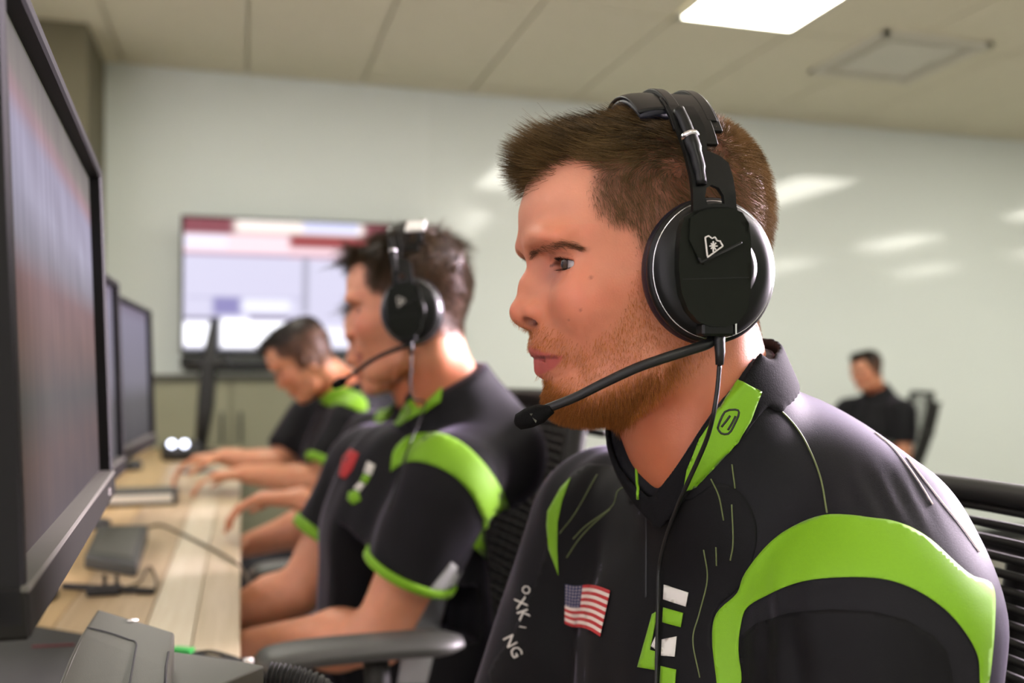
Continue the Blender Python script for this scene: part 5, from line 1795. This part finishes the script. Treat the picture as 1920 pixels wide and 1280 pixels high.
# ------------------------------------------------------------------ wall television
def make_tv():
    y0 = 4.98
    x0 = along(347, y0); 
    def at(px, py, y=y0):
        q = P(px, py, 1.0) - CAM; return CAM + q * (y / q[1])
    tl_, bl_ = at(356, 404, y0 - .05), at(335, 664, y0 + .02)
    zt_, zb_ = tl_[2], bl_[2]
    wd_ = 1.30
    root = empty('television', (x0 + wd_ / 2, y0 + .05, zb_), 'wall mounted television showing a bright washed out screen with red band', 'television')
    th = math.atan2(.06, zt_ - zb_)
    # plane leans forward at the top; slight yaw as in the photograph
    up_ = np.array([.010, -math.sin(th), math.cos(th)]); up_ /= np.linalg.norm(up_)
    rg = np.array([1, -.02, 0.]); rg /= np.linalg.norm(rg)
    n = np.cross(rg, up_); n /= np.linalg.norm(n)
    if n[1] > 0: n = -n
    O = np.array([at(338, 664, y0)[0], y0, zb_]); hh_ = np.linalg.norm([zt_ - zb_, .06])
    def slab(name, a0, a1, b0, b1, c0, c1, m, bev=.003):
        g = MB(); g.box(((a0 + a1) / 2, (b0 + b1) / 2, (c0 + c1) / 2), (a1 - a0, b1 - b0, c1 - c0), bev=bev)
        return g.build(name, m, root, False, lambda V: O + V[:, :1] * rg + V[:, 1:2] * up_ + V[:, 2:] * n)
    slab('back_shell', 0, wd_, 0, hh_, -.05, -.004, M['bezel'])
    for a in ((0, .014, 0, hh_), (wd_ - .014, wd_, 0, hh_), (0, wd_, hh_ - .012, hh_), (0, wd_, 0, .018)): slab('bezel', a[0], a[1], a[2], a[3], -.004, .004, M['bezel'])
    nx, ny = 130, 90
    uu, vv = np.meshgrid(np.linspace(0, 1, nx), np.linspace(0, 1, ny)); u, v = uu.ravel(), vv.ravel()
    u = u * wd_ / 1.30 * 4.33 / 1.0     # in units of the part left of the head (about 300 px of it shows)
    u = uu.ravel() * 1.36               # 1.0 is where the second player's head begins
    V = O + (.014 + (wd_ - .028) * uu.ravel())[:, None] * rg + (.018 + (hh_ - .03) * vv.ravel())[:, None] * up_ + n * .001
    lav = np.array([.60, .58, .74])
    c = np.tile(lav, (len(u), 1)).astype(float)
    def fill(mask, col, a=1.0):
        m_ = np.clip(mask, 0, 1)[:, None] * a
        nonlocal c
        c = c * (1 - m_) + np.array(col) * m_
    def rect(u0, u1, v0, v1, s_=.02): return sstep(u, u0 - s_, u0 + s_) * (1 - sstep(u, u1 - s_, u1 + s_)) * sstep(v, v0 - s_, v0 + s_) * (1 - sstep(v, v1 - s_, v1 + s_))
    fill(rect(-1, 3, .88, 2), (.22, .05, .07)); fill(rect(.26, .95, .90, 2, .03), (.95, .85, .80)); fill(rect(.62, .92, .92, 2), (.65, .66, .90))
    fill(rect(-1, 3, .745 , .885), (.90, .68, .74)); fill(rect(.0, .22, .78, .87), (.78, .76, .92)); fill(rect(.55, 3, .80, .90), (.30, .045, .05))
    fill(rect(.55, 3, .72, .80), (.85, .62, .68))
    fill(rect(-1, 3, .725, .745, .01), (.30, .14, .24))
    fill(rect(.62, .655, .30, .73, .012), (.36, .35, .45)); fill(rect(.02, .62, .40, .415, .01), (.40, .38, .55), .7)
    fill(rect(.15, .30, .28, .41, .02), (.24, .22, .45)); fill(rect(.30, .56, .30, .40, .03), (.80, .80, .92))
    fill(rect(-1, .14, .04, .22, .03), (1.5, 1.5, 1.6)); fill(rect(.18, .62, .03, .24, .03), (1.5, 1.5, 1.6)); fill(rect(.62, 1.1, .04, .18, .05), (1.05, 1.05, 1.2))
    fill(rect(.34, .56, .235, .275, .01), (.20, .17, .28)); fill(rect(.0, .17, .235, .26, .01), (.12, .1, .18))
    fill(rect(.14, .19, .0, .26, .01), (.03, .03, .05)); fill(rect(-1, 3, -.1, .02, .012), (.10, .10, .12)); fill(rect(.6, 1.0, .06, .12, .04), (.6, .6, .75), .5)
    F = np.array([[j * nx + i, j * nx + i + 1, (j + 1) * nx + i + 1, (j + 1) * nx + i] for j in range(ny - 1) for i in range(nx - 1)])
    if np.cross(V[1] - V[0], V[nx] - V[0]) @ n < 0: F = F[:, ::-1]
    mesh_np('screen', V, F, M['tv_screen'], root, False, cols=c)
    cx = O + rg * wd_ / 2 + up_ * hh_ / 2
    box_obj('wall_bracket', (cx[0] - .2, cx[1] + .03, cx[2] - .12), (cx[0] + .2, YF - .001, cx[2] + .12), M['matte_black'], root)
    slab('sound_bar', .02, .52, -.085, -.035, -.035, .03, M['matte_black'], .008)
    return root


make_tv()

# ------------------------------------------------------------------ things on the desk
# black pole stand with a crosspiece in front of the television
b0 = D(352, 852)
ps = empty('pole_stand', (b0[0], b0[1], DZ), 'black pole stand with crossbar at the far end of the desk below the television', 'stand')
dd = (b0 - CAM) @ FW
g = MB(); g.tube([W((374 - 960) / FPX * dd, dd, DZ), P(386, 760, dd), P(392, 680, dd), P(400, 600, dd)], [.022, .036, .034, .012], 12); g.build('pole', M['matte_black'], ps, True)
g = MB(); g.tube([P(342, 680, dd), P(428, 680, dd)], .030, 10); g.build('crossbar', M['matte_black'], ps, True)
g = MB(); g.lathe([(.10, 0), (.10, .012), (.03, .025)], (P(378, 830, dd)[0], P(378, 830, dd)[1], DZ), n=28); g.build('foot', M['matte_black'], ps, True)
# black round box with two lights
c = D(340, 862); 
lb = empty('led_box', tuple(c), 'small black rounded box with two white-blue lights on the desk', 'box')
g = MB(); g.lathe([(.070, 0), (.078, .02), (.078, .05), (.062, .072), (.02, .078)], tuple(c), n=36); g.build('housing', M['black_plastic'], lb, True)
for px in (322, 346):
    dq = (c - CAM) @ FW - .085
    q = P(px, 832, dq); g = MB()
    tn = -FW; V = []
    g.lathe([(.004, -.006), (.013, -.004), (.0145, 0), (.013, .004), (.004, .006)], tuple(q), axis='y', n=20); g.build('led', M['led'], lb, True)
# low mixer-like box: black with a pale strip, poking out from behind the near monitor
a, b = D(196, 950), D(296, 950)
mx = empty('audio_box', tuple((a + b) / 2), 'flat black box with a pale grey strip lying on the desk behind the near monitor', 'box')
ctr = (a + b) / 2 + np.array([-.04, .06, .0])
g = MB(); g.box(ctr + [0, 0, .018], (.30, .12, .036), bev=.004); g.build('case', M['black_plastic'], mx)
g = MB(); g.box(ctr + [0, -.0605, .020], (.28, .003, .020), bev=.001); g.build('front_strip', M['white_metal'], mx)
g = MB(); g.box(ctr + [0, 0, .038], (.27, .08, .004), bev=.001); g.build('top_strip', M['bezel_side'], mx)
# small keyboard further on
for (px, py, sx, sy, nm, lab) in ((250, 880, .16, .10, 'computer_mouse', 'dark mouse lying on the desk beyond the flat black box'), (375, 885, .12, .06, 'phone', 'dark phone lying on the desk right of the box with lights')):
    c = D(px, py)
    if nm == 'phone':
        r = box_obj(nm, c + [-.06, -.035, 0], c + [.06, .035, .010], M['black_plastic'], None, .004); tag(r, lab, 'phone')
        continue
    g = Grid(c - [.06, .08, .01], c + [.06, .08, .06], .005); g.ell(c + [0, 0, .012], (.032, .056, .026), k=.0)
    sl = g.ax[2]; g.f = np.maximum(g.f, (c[2] - sl)[None, None, :].astype(np.float32))
    V, F = g.mesh(); r = mesh_np(nm, V, F, M['black_plastic'], None, True); tag(r, lab, 'mouse')
# grey wedge-shaped charging box
tlq, trq, brq, blq = D(183, 985, DZ + .035), D(278, 983, DZ + .035), D(256, 1058, DZ + .022), D(158, 1042, DZ + .022)
gb = empty('charging_box', tuple(D(215, 1040)), 'slanted grey plastic box on the desk beside the near monitor, thin cable behind it', 'box')
top4 = [tlq, trq, brq, blq]
V = [np.array([q[0], q[1], DZ + .0]) for q in top4] + top4
g = MB(); g.add(V, [[3, 2, 1, 0], [4, 5, 6, 7], [0, 1, 5, 4], [1, 2, 6, 5], [2, 3, 7, 6], [3, 0, 4, 7]])
o = g.build('case', M['grey_plastic_dark'], gb); bv = o.modifiers.new('edge', 'BEVEL'); bv.width = .004; bv.segments = 3
g = MB(); ce = sum(top4) / 4
g.add([ce + (q - ce) * .78 + UP * .0008 for q in top4] + [ce + (q - ce) * .74 + UP * .0022 for q in top4], [[0, 1, 5, 4], [1, 2, 6, 5], [2, 3, 7, 6], [3, 0, 4, 7], [4, 5, 6, 7]]); g.build('lid', M['grey_plastic'], gb)
# cables on the desk
def desk_cable(name, pts, r, m, label, z=None):
    q = [D(a, b, DZ + r) if len(p) == 2 else D(a, b, p[2]) for p in pts for a, b in (p[:2],)]
    g = MB(); g.tube(smooth_path(q, 60), r, 8); o = g.build(name, m, None, True); return tag(o, label, 'cable')
desk_cable('cable', [(262, 992), (300, 984), (340, 1000), (400, 1030), (438, 1052), (462, 1080, .775), (468, 1110, .76), (462, 1150, .72)], .0028, M['cable_brown'], 'thin brown cable curving across the desk and over its edge')
desk_cable('cable', [(232, 1102), (262, 1090), (280, 1062), (292, 1085), (288, 1108), (255, 1112)], .0022, M['cable_brown'], 'thin brown cable loop beside the black bar on the desk')
# black bar with little posts
a, b = D(118, 1098, DZ + .006), D(288, 1108, DZ + .006)
br = empty('bracket_bar', tuple((a + b) / 2), 'slim black bar with small upright pins lying across the desk', 'bracket')
g = MB(); g.tube([a, b], .0052, 8); g.build('bar', M['matte_black'], br, True)
for px in (196, 219):
    q = D(px, 1104, DZ + .008); g = MB(); g.tube([q, q + UP * .022], .003, 8); g.build('pin', M['matte_black'], br, True)
g = MB(); q = D(196, 1106, DZ + .008); g.box(q, (.05, .025, .014), bev=.003); g.build('clip', M['matte_black'], br)
# black desk pad on the near end of the desk
pa, pb, pc = D(64, 1172, DZ + .004), D(330, 1218, DZ + .004), D(452, 1236, DZ + .004)
V = []
outl = [pa + np.array([-.2, .06, 0]), pa, pb, pc + np.array([.0, 0, 0]), np.array([pc[0], .34, DZ + .004]), np.array([-.60, .34, DZ + .004])]
n_ = len(outl)
g = MB(); V = [q for q in outl] + [q - UP * .0038 for q in outl]
g.add(V, [list(range(n_)), list(range(n_, 2 * n_))[::-1]] + [[i, (i + 1) % n_, n_ + (i + 1) % n_, n_ + i] for i in range(n_)])
pad = tag(g.build('desk_pad', M['mat_black'], None), 'black pad covering the near end of the wooden desk', 'desk pad')
g = MB(); g.tube([D(60, 1212, DZ + .005), D(140, 1208, DZ + .005)], .0016, 6); g.build('red_seam', M['red'], pad)
g = MB(); q0, q1 = D(326, 1217, DZ + .006), D(360, 1220, DZ + .006); g.box((q0 + q1) / 2 + [0, 0, .0], (np.linalg.norm(q1 - q0), .012, .006), rot_z(math.atan2((q1 - q0)[1], (q1 - q0)[0]))); g.build('green_tab', M['green_tape'], pad)
o = desk_cable('cable', [(362, 1224), (395, 1221), (425, 1228), (455, 1238)], .0022, M['cable'], 'short black cable along the edge of the desk pad')
q = D(458, 1238, DZ + .003); g = MB(); g.tube([q, q + RT * .010], .0032, 10); g.build('clear_tip', M['white_plastic'], o, True)
# grey device standing on the pad: tall sloped body with an inset panel, and a low wing towards the player
z1 = .915
A, B_ = D(183, 1140, z1), D(327, 1184, z1)
C_, E_ = D(318, 1330, z1 - .0), D(84, 1330, z1 - .0)
dv = empty('grey_console', tuple((A + C_) / 2 * np.array([1, 1, 0]) + UP * (DZ + .004)), 'charcoal grey plastic console with inset panel and white dot, near end of the desk', 'console')
def hexa(name, top, zb, m, par, bev=.004, outset=0.0):
    top = [np.array(q, float) for q in top]; c = sum(top) / len(top)
    bot = [np.array([q[0] + (q[0] - c[0]) * outset, q[1] + (q[1] - c[1]) * outset, zb]) for q in top]
    k = len(top); g = MB(); g.add(top + bot, [list(range(k)), list(range(k, 2 * k))[::-1]] + [[(i + 1) % k, i, k + i, k + (i + 1) % k] for i in range(k)])
    o = g.build(name, m, par)
    if bev: b = o.modifiers.new('edge', 'BEVEL'); b.width = bev; b.segments = 3
    return o
Am = D(140, 1208, z1); Bm = D(320, 1250, z1)
hexa('body', [A, D(150, 1190, z1), D(128, 1235, z1), D(108, 1285, z1 - .002), E_, C_, Bm, B_], DZ + .004, M['grey_plastic'], dv, .003)
q = [D(164, 1176, z1 + .0004), D(205, 1186, z1 + .0004), D(240, 1198, z1 + .0004), D(255, 1205, z1 + .0004), D(252, 1230, z1 + .0004), D(236, 1320, z1 + .0004)]
g = MB(); g.tube(smooth_path(q, 30), .0007, 6); g.build('panel_groove', M['matte_black'], dv, True)
q = D(249, 1163, z1 + .0006); g = MB(); g.lathe([(.0001, 0), (.0048, 0), (.0048, .0006), (.0001, .0008)], tuple(q), n=18); g.build('indicator_dot', M['white_plastic'], dv, True)
q = [D(316, 1222, z1 + .0002), D(311, 1250, z1 + .0002), D(309, 1300, z1 + .0002)]; g = MB(); g.tube(q, .0009, 6); g.build('panel_groove', M['matte_black'], dv, True)
zw = .885
hexa('wing', [D(316, 1219, zw), D(450, 1238, zw), D(496, 1247, zw), D(410, 1284, zw), D(316, 1330, zw)], zw - .035, M['grey_plastic'], dv, .002)
hexa('wing_base', [D(340, 1245, zw - .036), D(440, 1262, zw - .036), D(380, 1300, zw - .036), D(316, 1330, zw - .036)], DZ + .004, M['matte_black'], dv, .002)
# ribbed black cable sleeve beside it
rs = [P(503, 1266, .80), P(545, 1272, .80), P(590, 1286, .80), P(625, 1320, .81)]
path = smooth_path([W(*((p - CAM) @ RT, (p - CAM) @ FW, p[2])) for p in rs], 90)
g = MB(); rad = .0105 + .0016 * np.sin(np.linspace(0, 2 * math.pi * 15, 90)); g.tube(path, rad, 14)
tag(g.build('ribbed_hose', M['matte_black'], None, True), 'black ribbed hose running from the grey console over the desk edge', 'hose')

# low cabinet under the television
def wall_at(px, y): return along(px, y)
cx0, cx1 = along(284, 4.62), along(845, 4.62)
czt = 1.125
cab = empty('low_cabinet', ((cx0 + cx1) / 2, 4.85, 0), 'olive grey cabinet against the wall below the television', 'cabinet')
box_obj('body', (cx0, 4.64, .06), (cx1, 5.08, czt - .03), M['cabinet'], cab, .003)
box_obj('top', (cx0 - .02, 4.61, czt - .03), (cx1 + .02, 5.08, czt), M['cabinet_top'], cab, .004)
box_obj('plinth', (cx0 + .03, 4.67, 0), (cx1 - .03, 5.05, .06), M['matte_black'], cab)
nd = 4; w_ = (cx1 - cx0) / nd
for i in range(nd):
    d = box_obj('door', (cx0 + w_ * i + .004, 4.622, .08), (cx0 + w_ * (i + 1) - .004, 4.64, czt - .04), M['cabinet'], cab, .002)
    g = MB(); hx = cx0 + w_ * (i + (.88 if i % 2 == 0 else .12)); g.tube([(hx, 4.60, .80), (hx, 4.60, .95)], .006, 8); g.build('handle', M['matte_black'], d, True)
